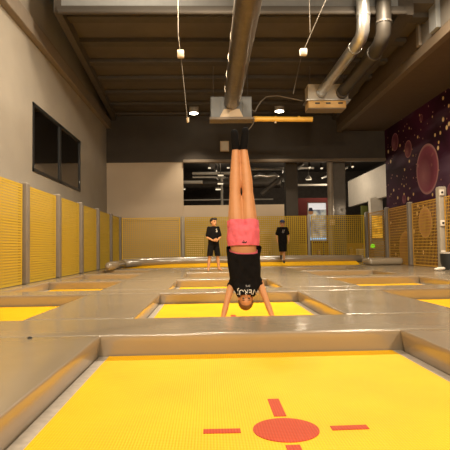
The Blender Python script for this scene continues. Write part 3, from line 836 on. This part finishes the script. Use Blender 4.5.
def clothes(o, J, hemfac=.56, legcut=.30, shoes=False, sit=False, shirt=None, trousers=None, sleeve=.55):
    P, lt_, fx, S, H = J['P'], J['lt'], J['fx'], J['S'], J['H']
    mb = MB().loft([(P(0,0,.50), lt_*.168*S, fx*.118*S), (P(0,0,.60), lt_*.165*S, fx*.118*S), (P(0,0,.70), lt_*.163*S, fx*.118*S), (P(0,0,.78), lt_*.155*S, fx*.105*S),
                    (P(0,0,.825), lt_*.10*S, fx*.075*S), (P(0,0,.845), lt_*.066*S, fx*.064*S)], 24, power=2.3)
    for q in (0, 1):
        a, b = J['sh'][q], J['el'][q]
        mb.limb([a + (P(0,0,.80)-a)*.3, a, a.lerp(b,.4), a.lerp(b,.75)], [.06*S,.062*S,.060*S,.062*S])
    t1 = remesh(mb, 't_shirt', shirt or M['cloth'], o, .010, 3, cuts=[(P(0,0,hemfac), V((0,0,-1))), (P(0,0,.842), V((0,0,1)))], solid=.004, fold=.007)
    mb = MB().loft([(P(0,0,.63), lt_*.148*S, fx*.108*S), (P(0,0,.56), lt_*.160*S, fx*.115*S), (P(0,0,.50), lt_*.162*S, fx*.115*S), (P(0,0,.465), lt_*.13*S, fx*.095*S)], 24)
    for q in (0, 1):
        h, k = J['hip'][q], J['kn'][q]
        mb.tube([h, h.lerp(k,.5), k, k.lerp(J['an'][q],.3)] if not sit else [h, h.lerp(k,.5), k], [.092*S,.092*S,.090*S,.09*S][:3 if sit else 4], 18)
    t2 = remesh(mb, 'shorts', trousers or M['cloth'], o, .010, 3, cuts=[] if sit else [(P(0,0,legcut), V((0,0,-1)))], solid=.004)
    return t1, t2

PIL = PI
b1 = stand(.135, 12.80, .912, 1.36, .35, .75,
           dict(el=[(-.205,.0,.635), (.205,.02,.635)], wr=[(-.075,.165,.575), (.06,.19,.585)], hd=[(.9,.35,-.05), (-.9,.35,-.05)], pn=[(-.3,-.9,.1), (.3,-.9,.1)], th=[1, -1]),
           dict(kn=[(-.130,.01,.28), (.125,.01,.28)], an=[(-.175,-.01,.05), (.165,-.01,.05)], toe=[(-.225,.13,.018), (.205,.14,.018)]))
boy, F1 = person('person', 'dark-haired boy in black T-shirt and shorts, hands at his waist', b1, b1['S'], M['skin2'], M['hairdark'], voxel=.008)
t1, t2 = clothes(boy, b1, hemfac=.50, legcut=.285)
lg = flat_text('S', 'chest_print', M['print'], t1, b1['P'](.065,.3,.735), -b1['lt']*-1, V((0,0,1)), .12, t1)
lg['label'] = 'small white emblem on the chest'
# fuller fringe of the dark-haired boy
fr = MB().ell(F1['hc'] + F1['hu']*.085*F1['hs'] + F1['hf']*.045*F1['hs'], (.075*F1['hs'], .055*F1['hs'], .04*F1['hs']), (F1['hl'], F1['hf'], F1['hu']))
fr.build('fringe', M['hairdark'], boy, True, None)

b2 = stand(2.45, 16.42, .97, 1.42, -.05, -.1,
           dict(el=[(-.225,-.01,.645), (.23,-.01,.645)], wr=[(-.20,.08,.515), (.215,.09,.515)], hd=[(.1,.2,-1), (-.1,.2,-1)], pn=[(1,0,0), (-1,0,0)], th=[-1, 1]),
           dict(kn=[(-.06,.12,.285), (.05,.03,.285)], an=[(-.05,-.17,.20), (.03,-.0,.055)], toe=[(-.05,-.2,.10), (.03,.13,.02)]))
boy2, F2 = person('person', 'boy in a dark cap, black T-shirt and black shorts at the back', b2, b2['S'], M['skin2'], M['hairdark'], voxel=.009)
t1, t2 = clothes(boy2, b2, hemfac=.50, legcut=.27)
flat_text('//', 'chest_print', M['printgrey'], t1, b2['P'](.02,.3,.70), b2['lt'], V((0,0,1)), .16, t1)
hc, hs, hf, hu, hl = F2['hc'], F2['hs'], F2['hf'], F2['hu'], F2['hl']
cp = MB().ell(hc + hu*.042*hs - hf*.006*hs, (.088*hs,.103*hs,.092*hs), (hl,hf,hu), 24, 16)
c_ = remesh(cp, 'cap', M['blue'], boy2, .007, 1, cuts=[(hc + hu*.045*hs, -hu)], solid=.004)
br = MB().loft([(hc + hu*.048*hs + hf*.07*hs, hl*.07*hs, hu*.006*hs), (hc + hu*.038*hs + hf*.13*hs, hl*.06*hs, hu*.005*hs), (hc + hu*.03*hs + hf*.155*hs, hl*.03*hs, hu*.004*hs)], 16)
br.build('cap_peak', M['blue'], c_, True)
for q in (0, 1):
    a, t_, k = b2['an'][q], b2['toe'][q], b2['kn'][q]; S = b2['S']; d_ = (a-k).normalized()
    hl_ = a - orth(d_, t_-a)*.03*S + d_*.035*S
    s2 = MB().limb([a, a+d_*.02], [.040*S,.042*S]).limb([hl_, t_], [.038*S,.032*S]).limb([a+d_*.01, a.lerp(t_,.6), t_], [.04*S,.037*S,.03*S])
    remesh(s2, 'shoe', M['black'], boy2, .008, 2)

# --- seated people beyond the back netting (only their heads show above the cushion)
def sit_person(x, y, top, face, label, shirtcol, hairm, raised=False):
    seat = top - .80
    bn = thing('stool', label[1], 'stool', (x,y+.02,0), 'stools behind the back netting')
    MB().bbox((x-.18,y-.16,seat-.15), (x+.18,y+.2,seat-.10), .01).build('seat', M['orangewall'], bn)
    for a in (-.14, .14):
        for b in (-.12, .16): MB().tube([(x+a,y+b,0),(x+a,y+b,seat-.15)], .018, 8).build('leg', M['darkpipe'], bn)
    H = 1.5; fx = V((math.sin(face), -math.cos(face), 0)); lt_ = V((0,0,1)).cross(fx); S = H/1.6; o = V((x,y,seat - .53*H + .03)); U = V((0,0,1))
    P = lambda l, fr, h: o + lt_*l*S + fx*fr*S + U*h*H
    J = dict(f=fx, pel=P(0,0,.535), waist=P(0,.02,.635), chest=P(0,.03,.74), neck=P(0,.03,.845), head=P(0,.05,.925), hf=fx, hu=U, hs=S*1.08, sh=[P(-.15,.03,.805), P(.15,.03,.805)],
             el=[P(-.2,.08,.64), P(.2,.08,.64)], wr=[P(-.12,.28,.585), P(.12,.28,.585)], hd=[fx + lt_*.3, fx - lt_*.3], pn=[-U, -U], th=[1,-1],
             hip=[P(-.08,.02,.53), P(.08,.02,.53)], kn=[P(-.1,.40,.53), P(.1,.40,.53)], leg_r=(.078,.066,.05,.05,.034))
    k0, k1 = J['kn']
    J['an'] = [V((k0.x,k0.y,.09)) , V((k1.x,k1.y,.09))]; J['toe'] = [a + fx*.13 + V((0,0,-.06)) for a in J['an']]
    if raised:
        J['el'][1] = P(.2,.15,.80); J['wr'][1] = P(.16,.2,.95); J['hd'][1] = U*1.; J['pn'][1] = fx
    J.update(P=P, lt=lt_, fx=fx, S=S, H=H)
    p_, _ = person('person', label[0], J, S, M['skin2'], hairm, 'people seated behind the back netting', voxel=.011)
    clothes(p_, J, hemfac=.52, sit=True, shirt=shirtcol, trousers=M['dark'])
SHB = simple('brown_shirt', (.20,.10,.035), .8); SHO = simple('ochre_shirt', (.40,.2,.05), .8)
sit_person(4.30, 19.40, 1.43, 0., ('seated person left of the columns behind the back netting', 'low stool under the person left of the columns'), SHB, M['hair'])
sit_person(5.72, 19.95, 1.50, .3, ('seated person with ochre shirt in the middle behind the back netting', 'low stool under the person beside the cream box'), SHO, M['hair'])
# a face at the foot of the columns
sit_person(5.11, 19.05+.9, 1.36, -.1, ('seated person right by the grey column behind the back netting', 'low stool by the grey column'), SHO, M['hair']) if False else None
sit_person(6.32, 20.15, 1.58, -.2, ('seated person with one hand raised behind the cream box', 'low stool behind the cream box'), SHB, M['hair'], True)

# ------------------------------------------------------------------ objects beyond the netting
t = thing('display_screen', 'lit picture display with a white top band in front of the red wall', 'display', (4.33,19.9,0))
MB().bbox((4.0,19.86,1.73), (4.76,19.94,3.27), .008).build('casing', M['frame'], t)
MB().box((4.03,19.845,1.86), (4.73,19.858,2.98)).build('picture', M['screen'], t)
b = MB().box((4.03,19.845,2.98), (4.73,19.858,3.24)).build('top_band', M['screentop'], t); b['label'] = 'white band across the top'
b = MB().box((4.03,19.845,1.76), (4.73,19.858,1.86)).build('bottom_band', M['screenblue'], t); b['label'] = 'pale blue band at the bottom'
# pictured figure with a blue cap: flat print
mb = MB().tube([(4.12,19.846,2.88),(4.12,19.838,2.88)], .10, 24); b = mb.build('printed_face', M['skin2'], t); b['label'] = 'printed face of a figure in the picture'
mb = MB().add([(4.03,19.842,2.92),(4.21,19.842,2.92),(4.21,19.836,2.92),(4.03,19.836,2.92),(4.05,19.842,3.06),(4.17,19.842,3.06),(4.17,19.836,3.06),(4.05,19.836,3.06)],
              [(0,1,2,3),(4,5,6,7),(0,1,5,4),(1,2,6,5),(2,3,7,6),(3,0,4,7)]); b = mb.build('printed_cap', M['blue'], t); b['label'] = 'printed blue cap in the picture'
for a in (4.12, 4.62): MB().tube([(a,19.9,0),(a,19.9,1.74)], .025, 8).build('stand_leg', M['darkpipe'], t)
t = thing('switch_box', 'small cream switch box on the slim pale column', 'switch', (4.76,19.02,2.3))
MB().bbox((4.68,18.98,2.32), (4.86,19.05,2.52), .01).build('housing', M['cream'], t)
MB().bbox((4.73,18.965,2.38), (4.81,18.985,2.46), .005).build('rocker', M['white'], t)
t = thing('cabinet', 'cream upright cabinet behind the net, just left of the boy in a cap', 'cabinet', (2.3,18.98,0))
MB().bbox((2.0,18.86,0), (2.38,19.09,2.03), .01).build('carcass', M['creamcab'], t)
d_ = MB().bbox((2.03,18.845,.1), (2.35,18.862,1.99), .004).build('door', M['creamcab'], t)
MB().tube([(2.31,18.835,1.2),(2.31,18.835,1.35)], .01, 8).build('handle', M['darkpipe'], d_)
t = thing('cabinet', 'low cream cabinet behind the net, left of the boy with joined hands', 'cabinet', (-.55,18.98,0))
MB().bbox((-.82,18.86,0), (-.15,19.09,2.0), .01).build('carcass', M['creamcab'], t)
for a in (-.80, -.48):
    d_ = MB().bbox((a,18.845,.1), (a+.31,18.862,1.96), .004).build('door', M['creamcab'], t)
    MB().tube([(a+.27,18.835,1.3),(a+.27,18.835,1.45)], .01, 8).build('handle', M['darkpipe'], d_)
t = thing('storage_box', 'cream box standing behind the back net beside the seated people', 'box', (6.0,19.1,0))
MB().bbox((5.72,18.86,0), (6.32,19.2,1.34), .01).build('body', M['cream'], t)
MB().bbox((5.70,18.84,1.34), (6.34,19.22,1.40), .01).build('lid', M['white'], t)
t = thing('lit_panel', 'glowing amber picture panel beyond the back right corner post', 'sign', (6.8,19.95,1.8))
MB().bbox((6.58,19.93,1.78), (7.06,19.99,2.75), .006).build('casing', M['frame'], t)
MB().box((6.61,19.915,1.82), (7.03,19.93,2.71)).build('picture', screen_mat('amber_picture', [(.3,(.40,.16,.01)),(.5,(.75,.36,.02)),(.7,(.95,.58,.08))], .6, 3.5, 9.), t)
b = MB().box((6.63,19.905,1.84), (7.01,19.916,1.95)).build('bright_band', M['amberlit'], t)
t = thing('green_lamp', 'small green glowing lamp low behind the back right corner', 'lamp', (6.62,19.9,0))
MB().tube([(6.62,19.95,0),(6.62,19.95,1.42)], .02, 8).build('stem', M['darkpipe'], t)
MB().ell((6.62,19.95,1.49), (.10,.05,.075)).build('lens', M['greenlamp'], t, True)
t = thing('bin', 'black round bin with a pale rim at the right photo edge', 'bin', (5.72,11.75,.905))
MB().loft([((5.72,11.75,.912), X*.15, Y*.15), ((5.72,11.75,1.1), X*.19, Y*.19), ((5.72,11.75,1.30), X*.195, Y*.195)], 28).build('body', M['black'], t, True)
MB().loft([((5.72,11.75,1.29), X*.205, Y*.205), ((5.72,11.75,1.325), X*.205, Y*.205)], 28).build('rim', M['frame'], t, True)
mb = MB()
for k in range(7):
    mb.ell((5.27+random.uniform(-.07,.07), 11.3+random.uniform(-.04,.04), .945+random.uniform(-.005,.02)), (random.uniform(.05,.09), .05, .035))
o = remesh(mb, 'crumpled_cloth', M['white'], None, .01, 2); tag(o, 'crumpled white cloth lying on the deck near the pale post', 'cloth')

# ducts and pipes of the room behind
def pipe(name, label, pts, r, mat, cat='pipe', group='pipes in the dark room behind'):
    return tag(MB().tube(pts, r, 12).build(name, mat, None, True), label, cat, group)
pipe('hanging_pipe', 'pale service duct high in the dark opening, left of the raised legs', [(-.66,22,4.80),(1.6,22,4.80)], .075, M['palepipe'])
pipe('hanging_pipe', 'thin pale pipe just under the pale duct in the dark opening', [(-.66,22,4.64),(.8,22,4.62)], .04, M['palepipe'])
pipe('hanging_pipe', 'short white pipe at the left end of the dark opening', [(-1.3,22,4.42),(-.22,22,4.42)], .075, M['white'])
pipe('hanging_pipe', 'thin grey pipe low in the dark opening above the beige partition', [(-1.3,22,3.63),(2.9,22,3.63)], .03, M['palepipe'])
pipe('hanging_pipe', 'upright white pipe left of the raised legs', [(.62,21.6,0),(.62,21.6,4.6)], .055, M['palepipe'])
pipe('hanging_pipe', 'silver pipe high in the opening, right of the raised legs', [(1.5,22,4.98),(3.3,22,4.98),(3.4,22,4.9),(3.4,22,4.4)], .08, M['silver'])
pipe('hanging_pipe', 'thin pale pipe in front of the red wall', [(3.7,22.3,4.28),(5.4,22.3,4.28)], .05, M['palepipe'])
pipe('hanging_pipe', 'dark sloping pipe right of the raised legs', [(2.3,21.2,3.75),(3.1,21.2,4.45),(4.1,21.2,5.1)], .11, M['darkpipe'])
pipe('hanging_pipe', 'bundle pipe near the white hanging wall', [(5.2,22.5,4.6),(6.4,22.5,5.1)], .05, M['silver'])
pipe('hanging_pipe', 'long pale cable tray just below the brown rail, left of the raised legs', [(-.9,20.6,5.08),(2.9,20.6,5.08)], .07, M['palepipe'])
pipe('hanging_pipe', 'wide dark duct behind the small lamps', [(-1.5,24.5,4.7),(3.6,24.5,4.7)], .28, M['darkpipe'])
pipe('hanging_pipe', 'dark cross duct running away into the room behind', [(.2,22.6,5.25),(.6,27.8,5.25)], .16, M['darkpipe'])
pipe('hanging_pipe', 'thin pale pipe hanging behind the dark square column', [(2.9,23.2,5.2),(5.0,23.2,5.2)], .05, M['palepipe'])
mb = MB().tube([(1.95,20.9,4.45),(2.2,20.9,4.53),(2.5,20.9,4.48),(2.85,20.9,4.54),(3.0,20.9,4.45)], [.07,.10,.09,.11,.07], 14)
o = mb.build('hanging_foil_duct', M['silver'], None, True, None); tag(o, 'crumpled silver foil duct right of the raised legs', 'duct')
def barlamp(x, y, z, w, label):
    t = thing('ceiling_lamp', label, 'lamp', (x,y,z), 'small lamps in the dark room behind')
    MB().bbox((x-w/2,y-.05,z+.0), (x+w/2,y+.05,z+.06), .01).build('housing', M['darkpipe'], t)
    MB().bbox((x-w/2+.01,y-.045,z-.05), (x+w/2-.01,y+.045,z), .01).build('lens', M['barlamp'], t)
    MB().tube([(x,y,z+.06),(x,y,5.75)], .012, 6).build('rod', M['darkpipe'], t)
barlamp(.57, 21.2, 4.62, .26, 'top small bright lamp left of the raised legs')
barlamp(.55, 21.2, 4.26, .26, 'middle small bright lamp left of the raised legs')
barlamp(.45, 21.2, 4.02, .24, 'lowest small bright lamp left of the raised legs')
barlamp(-1.05, 22.5, 4.2, .12, 'tiny lamp under the short white pipe')
barlamp(.1, 22.5, 5.15, .14, 'tiny lamp above the pale service duct')
barlamp(.95, 22.5, 5.15, .14, 'tiny lamp right of the pale duct end')
t = thing('pendant_lamp', 'bell shaped lit pendant lamp above the red wall', 'lamp', (4.42,21.6,4.3), 'pendants in the dark room behind')
MB().loft([((4.42,21.6,4.44), X*.15, Y*.15), ((4.42,21.6,4.53), X*.11, Y*.11), ((4.42,21.6,4.60), X*.04, Y*.04)], 20).build('lamp_shade', M['palepipe'], t, True)
MB().tube([(4.42,21.6,4.42),(4.42,21.6,4.44)], .12, 20).build('lens', M['barlamp'], t)
MB().tube([(4.42,21.6,4.60),(4.42,21.6,5.75)], .012, 6).build('cord', M['darkpipe'], t)
for i, (x, z) in enumerate(((4.25,4.98),(4.75,4.95),(6.05,5.0))):
    t = thing('spot_lamp', ['pale spot lamp under the header left of the slim column', 'pale spot lamp under the header touching the slim column line', 'pale spot lamp above the white hanging wall'][i], 'lamp', (x,20.6,z), 'spots in the dark room behind')
    MB().tube([(x,20.6,z),(x,20.5,z-.2)], [.05,.07], 14).build('can', M['darkpipe'], t, True)
    MB().tube([(x,20.5,z-.2),(x,20.497,z-.206)], .055, 14).build('lens', M['barlamp'], t)
    MB().tube([(x,20.6,z),(x,20.6,5.75)], .012, 6).build('rod', M['darkpipe'], t)

# ------------------------------------------------------------------ ceiling services
t = thing('air_duct', 'large round grey air duct running overhead towards the central fan unit', 'duct', (.71,10.,5.55))
MB().tube([(.70,2.0,5.52),(.70,13.40,5.49)], .225, 32).build('pipe', M['duct'], t, True)
y = 3.0
while y < 13.2:
    MB().tube([(.70,y,5.515),(.70,y+.05,5.515)], .236, 32).build('joint_ring', M['duct'], t, True); y += 1.05
for yy in (5.5, 9.4, 12.4):
    MB().tube([(.70,yy,5.7),(.70,yy,6.64 if yy > 10.3 else 8.39)], .012, 6).build('hanger', M['darkpipe'], t)
# boots of the duct at the fan unit
t = thing('fan_coil_unit', 'grey fan unit hanging at the end of the large air duct', 'fan unit', (.67,13.7,4.95))
MB().bbox((.11,13.55,5.06), (1.25,13.9,5.66), .015).build('casing', M['unit'], t)
b = MB().bbox((.08,13.46,5.0), (1.28,13.92,5.07), .01).build('drip_tray', M['beam'], t)
mb = MB().add([(.36,13.47,5.075),(1.0,13.47,5.075),(.90,13.50,5.30),(.48,13.50,5.30),(.36,13.56,5.075),(1.0,13.56,5.075),(.90,13.56,5.30),(.48,13.56,5.30)], [(0,1,2,3),(7,6,5,4),(0,4,5,1),(1,5,6,2),(2,6,7,3),(3,7,4,0)])
mb.build('duct_boot', M['cream'], t)
MB().bbox((.13,13.53,5.08), (.38,13.56,5.62), .006).build('access_panel', M['unit'], t); MB().bbox((.99,13.53,5.08), (1.23,13.56,5.62), .006).build('access_panel', M['unit'], t)
for a in (.2, 1.15): MB().tube([(a,13.7,5.66),(a,13.7,6.65)], .012, 6).build('hanger', M['darkpipe'], t)
t = thing('fan_coil_unit', 'pale fan unit with an orange underside at the end of the silver duct', 'fan unit', (3.35,13.8,5.2))
MB().bbox((2.80,13.5,5.54), (3.92,13.95,5.98), .015).build('casing', M['unitwhite'], t)
MB().bbox((2.74,13.42,5.50), (3.97,13.97,5.54), .008).build('flange', M['galv'], t)
b = MB().bbox((2.80,13.46,5.31), (3.84,13.95,5.50), .012).build('plenum', simple('plenum_tan', (.58,.36,.13), .55, var=.08), t); b['label'] = 'orange tan lower box'
MB().bbox((2.80,13.47,5.285), (3.84,13.94,5.31), .008).build('drip_tray', M['beam'], t)
for a in (2.98, 3.28, 3.62): MB().box((a,13.45,5.41), (a+.13,13.47,5.45)).build('vent_slot', M['black'], t)
for a in (2.9, 3.85): MB().tube([(a,13.7,5.98),(a,13.7,6.65)], .012, 6).build('hanger', M['darkpipe'], t)
t = thing('air_duct', 'bent silver duct dropping from above to the pale fan unit', 'duct', (3.24,10.2,5.8))
pts = [(3.24,9.95,8.39),(3.24,9.95,6.15),(3.24,10.0,5.93),(3.24,10.15,5.83),(3.22,10.5,5.79),(3.17,13.49,5.75)]
MB().tube(pts, .135, 24).build('pipe', M['silver'], t, True, None)
for p, q in (((3.24,9.95,6.2),(3.24,9.95,6.26)), ((3.24,9.95,6.9),(3.24,9.95,6.96)), ((3.225,10.5,5.79),(3.224,10.56,5.789)), ((3.17,13.4,5.732),(3.17,13.48,5.73))):
    MB().tube([p,q], .146, 24).build('joint_ring', M['galv'], t, True)
t = thing('air_duct', 'dark duct dropping behind the silver one to the pale fan unit', 'duct', (3.7,10.3,5.8))
MB().tube([(3.70,10.05,8.39),(3.70,10.05,6.15),(3.70,10.1,5.9),(3.70,10.3,5.78),(3.72,10.7,5.75),(3.74,13.49,5.75)], .155, 24).build('pipe', M['darkduct'], t, True, None)
for p, q in (((3.70,10.05,6.1),(3.70,10.05,6.14)), ((3.72,10.7,5.75),(3.72,10.78,5.75)), ((3.74,13.35,5.72),(3.74,13.48,5.72))):
    MB().tube([p,q], .168, 24).build('joint_ring', M['darkpipe'], t, True)
t = thing('hanging_gas_pipe', 'yellow pipe running between the two fan units', 'pipe', (2.1,13.7,5.07))
MB().tube([(1.30,13.75,5.08),(2.74,13.75,5.06),(2.96,13.75,5.06)], .072, 16).build('pipe', M['orange'], t, True)
for a in (1.35, 1.9, 2.55): MB().tube([(a,13.75,5.076),(a+.05,13.75,5.076)], .082, 16).build('collar', M['orange'], t, True)
MB().tube([(1.92,13.75,5.02),(1.92,13.75,4.96)], .03, 10).build('valve', M['cream'], t, True)
t = tag(MB().tube([(1.27,13.8,5.35),(1.36,13.8,5.30),(1.42,13.8,5.42),(1.52,13.8,5.58),(1.68,13.8,5.72),(2.0,13.8,5.75),(2.7,13.8,5.6)], .018, 10).build('hose', M['cable'], None, True), 'pale curved hose arching above the yellow pipe', 'hose')
t = tag(MB().tube([(1.31,13.6,5.1),(1.30,13.6,4.95),(1.22,13.6,4.82),(1.12,13.6,4.72)], .014, 8).build('cord', M['cable'], None, True), 'short loose cord under the grey fan unit', 'cord')
# hanging cables
t = thing('hanging_cable', 'hanging cable with a pale box at upper left of the large duct', 'cable', (-.5,9,8.4))
MB().tube([(-.49,9,8.39),(-.5,9,5.42)], .008, 8).build('rod', M['cable'], t)
MB().tube([(-.5,9,5.42),(-.47,9,5.12)], .006, 6).build('cord', M['cable'], t); MB().tube([(-.45,9,4.98),(-.35,9,3.87)], .005, 6).build('cord', M['cable'], t)
MB().bbox((-.52,8.96,4.98), (-.395,9.04,5.12), .012).build('junction_box', M['cream'], t, True)
MB().tube([(-.345,9,3.87),(-.338,9,3.79)], [.028,.018], 10).build('plug', M['cream'], t, True)
t = thing('hanging_cable', 'slanting cable with a small white box between the two fan units', 'cable', (2.2,9,8.4))
MB().tube([(3.2,9,8.39),(2.24,9,6.08),(1.82,9,5.15)], .006, 8).build('cord', M['cable'], t)
MB().bbox((1.735,8.95,5.02), (1.86,9.05,5.14), .012).build('junction_box', M['white'], t, True)
t = tag(MB().tube([(1.94,9,8.39),(1.93,9,5.45)], .005, 6).build('hanging_wire', M['cable'], None), 'thin straight wire left of the slanting cable', 'wire')
t = tag(MB().tube([(2.55,13.0,6.6),(2.30,13.0,5.55)], .01, 6).build('hanging_wire', M['cable'], None), 'thin wire hanging beside the pale fan unit', 'wire')
# downlights
for i, (x, y) in enumerate(((-.46,17.95),(2.63,17.75))):
    t = thing('downlight', ['round lit ceiling downlight left of the grey fan unit', 'round lit ceiling downlight above the yellow pipe'][i], 'lamp', (x,y,6.44), 'downlights in the dark ceiling')
    MB().tube([(x,y,6.66),(x,y,6.40)], .17, 24).build('housing', M['frame'], t, True)
    MB().tube([(x,y,6.405),(x,y,6.38)], [.155,.15], 24).build('lens', M['spotlens'], t, True)
t = thing('wall_plate', 'small square cream vent plate on the dark header beside the raised feet', 'vent', (.67,YB-.02,5.37))
MB().bbox((.50,YB-.05,5.17), (.84,YB,5.57), .012).build('frame', M['cream'], t)
MB().box((.54,YB-.056,5.21), (.80,YB-.05,5.53)).build('grille', M['white'], t)

# ------------------------------------------------------------------ lamps: the downlight beams, and unseen ones added for light
WARM = (1., .84, .63)
def added_lamp(x, y, z, P, label, rad=.45):  # unseen overhead lamp, added to light the deck
    t = thing('pendant_lamp', label, 'lamp', (x,y,z), 'unseen lamps added under the roof')
    MB().loft([((x,y,z+.02), X*rad*1.05, Y*rad*1.05), ((x,y,z+.16), X*.25, Y*.25), ((x,y,z+.3), X*.10, Y*.10)], 24).build('lamp_shade', M['galv'], t, True)
    MB().tube([(x,y,z+.02),(x,y,z+.0)], rad*.95, 24).build('lens', M['lamp'], t)
    MB().tube([(x,y,z+.3),(x,y,ROOF-.01)], .015, 6).build('rod', M['darkpipe'], t)
    L = bpy.data.lights.new('added_overhead', 'AREA'); L.shape = 'DISK'; L.size = rad*2; L.energy = P; L.color = WARM
    o = bpy.data.objects.new('added_overhead_light', L); COL.objects.link(o); o.location = (x,y,z-.03)
added_lamp(.1, 8.7, 6.6, 350, 'unseen added lamp beside the large duct before the ceiling step', .35)
added_lamp(3.3, 8.7, 6.6, 390, 'unseen added lamp right of the large duct before the ceiling step', .35)
added_lamp(-1.9, 2.5, 7.6, 95, 'unseen added lamp over the left front of the deck')
added_lamp(2.8, 2.5, 7.6, 95, 'unseen added lamp over the right front of the deck')
def added_flood(x, y, z, tgt, P, label, roof=False):  # unseen floodlight, added to brighten upright faces and walls
    t = thing('added_floodlight', label, 'lamp', (x,y,z), 'unseen floodlights added to light the hall')
    d = (V(tgt)-V((x,y,z))).normalized()
    MB().tube([V((x,y,z))-d*.14, V((x,y,z))], [.22,.36], 24).build('housing', M['galv'], t, True)
    MB().tube([V((x,y,z)), V((x,y,z))+d*.01], .34, 24).build('lens', M['lamp'], t)
    MB().tube([V((x,y,z))-d*.1, (x,y,ROOF-.01) if roof else (x,-5.0,z+.15)], .03, 10).build('bracket', M['darkpipe'], t)
    L = bpy.data.lights.new('added_flood', 'AREA'); L.shape = 'DISK'; L.size = .68; L.energy = P; L.color = WARM
    o = bpy.data.objects.new('added_flood_beam', L); COL.objects.link(o); o.location = V((x,y,z))+d*.04
    o.rotation_euler = d.to_track_quat('-Z', 'Y').to_euler()
added_flood(-1.0, -4.4, 5.0, (.5,9,1.2), 300, 'left added floodlight on the wall behind the viewer')
added_flood(3.6, -4.4, 5.0, (1.5,9,1.2), 330, 'right added floodlight on the wall behind the viewer')
added_flood(-.6, 8.6, 7.7, (-3.8,10.6,7.0), 75, 'added roof floodlight aimed at the upper left wall', True)
def spot(x, y, z, P, ang, blend=.6, r=.12):
    L = bpy.data.lights.new('spot', 'SPOT'); L.energy = P; L.color = WARM; L.spot_size = math.radians(ang); L.spot_blend = blend; L.shadow_soft_size = r
    o = bpy.data.objects.new('downlight_beam', L); COL.objects.link(o); o.location = (x,y,z); return o
spot(-.46, 17.95, 6.26, 330, 84); spot(2.63, 17.75, 6.26, 330, 84)
def pt(x, y, z, P, col=WARM, r=.15):  # bare fill light without a fixture, added to brighten the back
    L = bpy.data.lights.new('fill_point', 'POINT'); L.energy = P; L.color = col; L.shadow_soft_size = r
    o = bpy.data.objects.new('fill_point_light', L); COL.objects.link(o); o.location = (x,y,z); return o
pt(.4, 24.5, 5.3, 140); pt(4.3, 24.0, 4.9, 70); pt(5.2, 19.25, 2.9, 34); pt(5.6, 20.3, 3.0, 10); pt(.3, 20.3, 5.35, 30); pt(5.4, 21.5, 4.4, 50)

w = bpy.data.worlds.new('world'); SC.world = w; w.use_nodes = True
w.node_tree.nodes['Background'].inputs[0].default_value = (1., .85, .65, 1)
w.node_tree.nodes['Background'].inputs[1].default_value = .05

# ------------------------------------------------------------------ camera
FPX = 500.
yaw, pitch, roll = math.atan(17/FPX), math.atan(23/FPX), math.radians(.86)
fw = V((math.sin(yaw)*math.cos(pitch), math.cos(yaw)*math.cos(pitch), math.sin(pitch)))
rt = V((math.cos(yaw), -math.sin(yaw), 0)); upv = rt.cross(fw)
r2 = rt*math.cos(roll) - upv*math.sin(roll); u2 = upv*math.cos(roll) + rt*math.sin(roll)
cam = bpy.data.cameras.new('camera'); cam.sensor_width = 36; cam.lens = 36*FPX/450; cam.clip_end = 200; cam.clip_start = .05
co = bpy.data.objects.new('camera', cam); COL.objects.link(co)
co.matrix_world = Matrix(((r2.x,u2.x,-fw.x,0),(r2.y,u2.y,-fw.y,0),(r2.z,u2.z,-fw.z,1.5),(0,0,0,1)))
SC.camera = co
vs = SC.view_settings; vs.view_transform = 'Standard'; vs.look = 'None'; vs.exposure = .38; vs.gamma = 1.; vs.use_curve_mapping = False
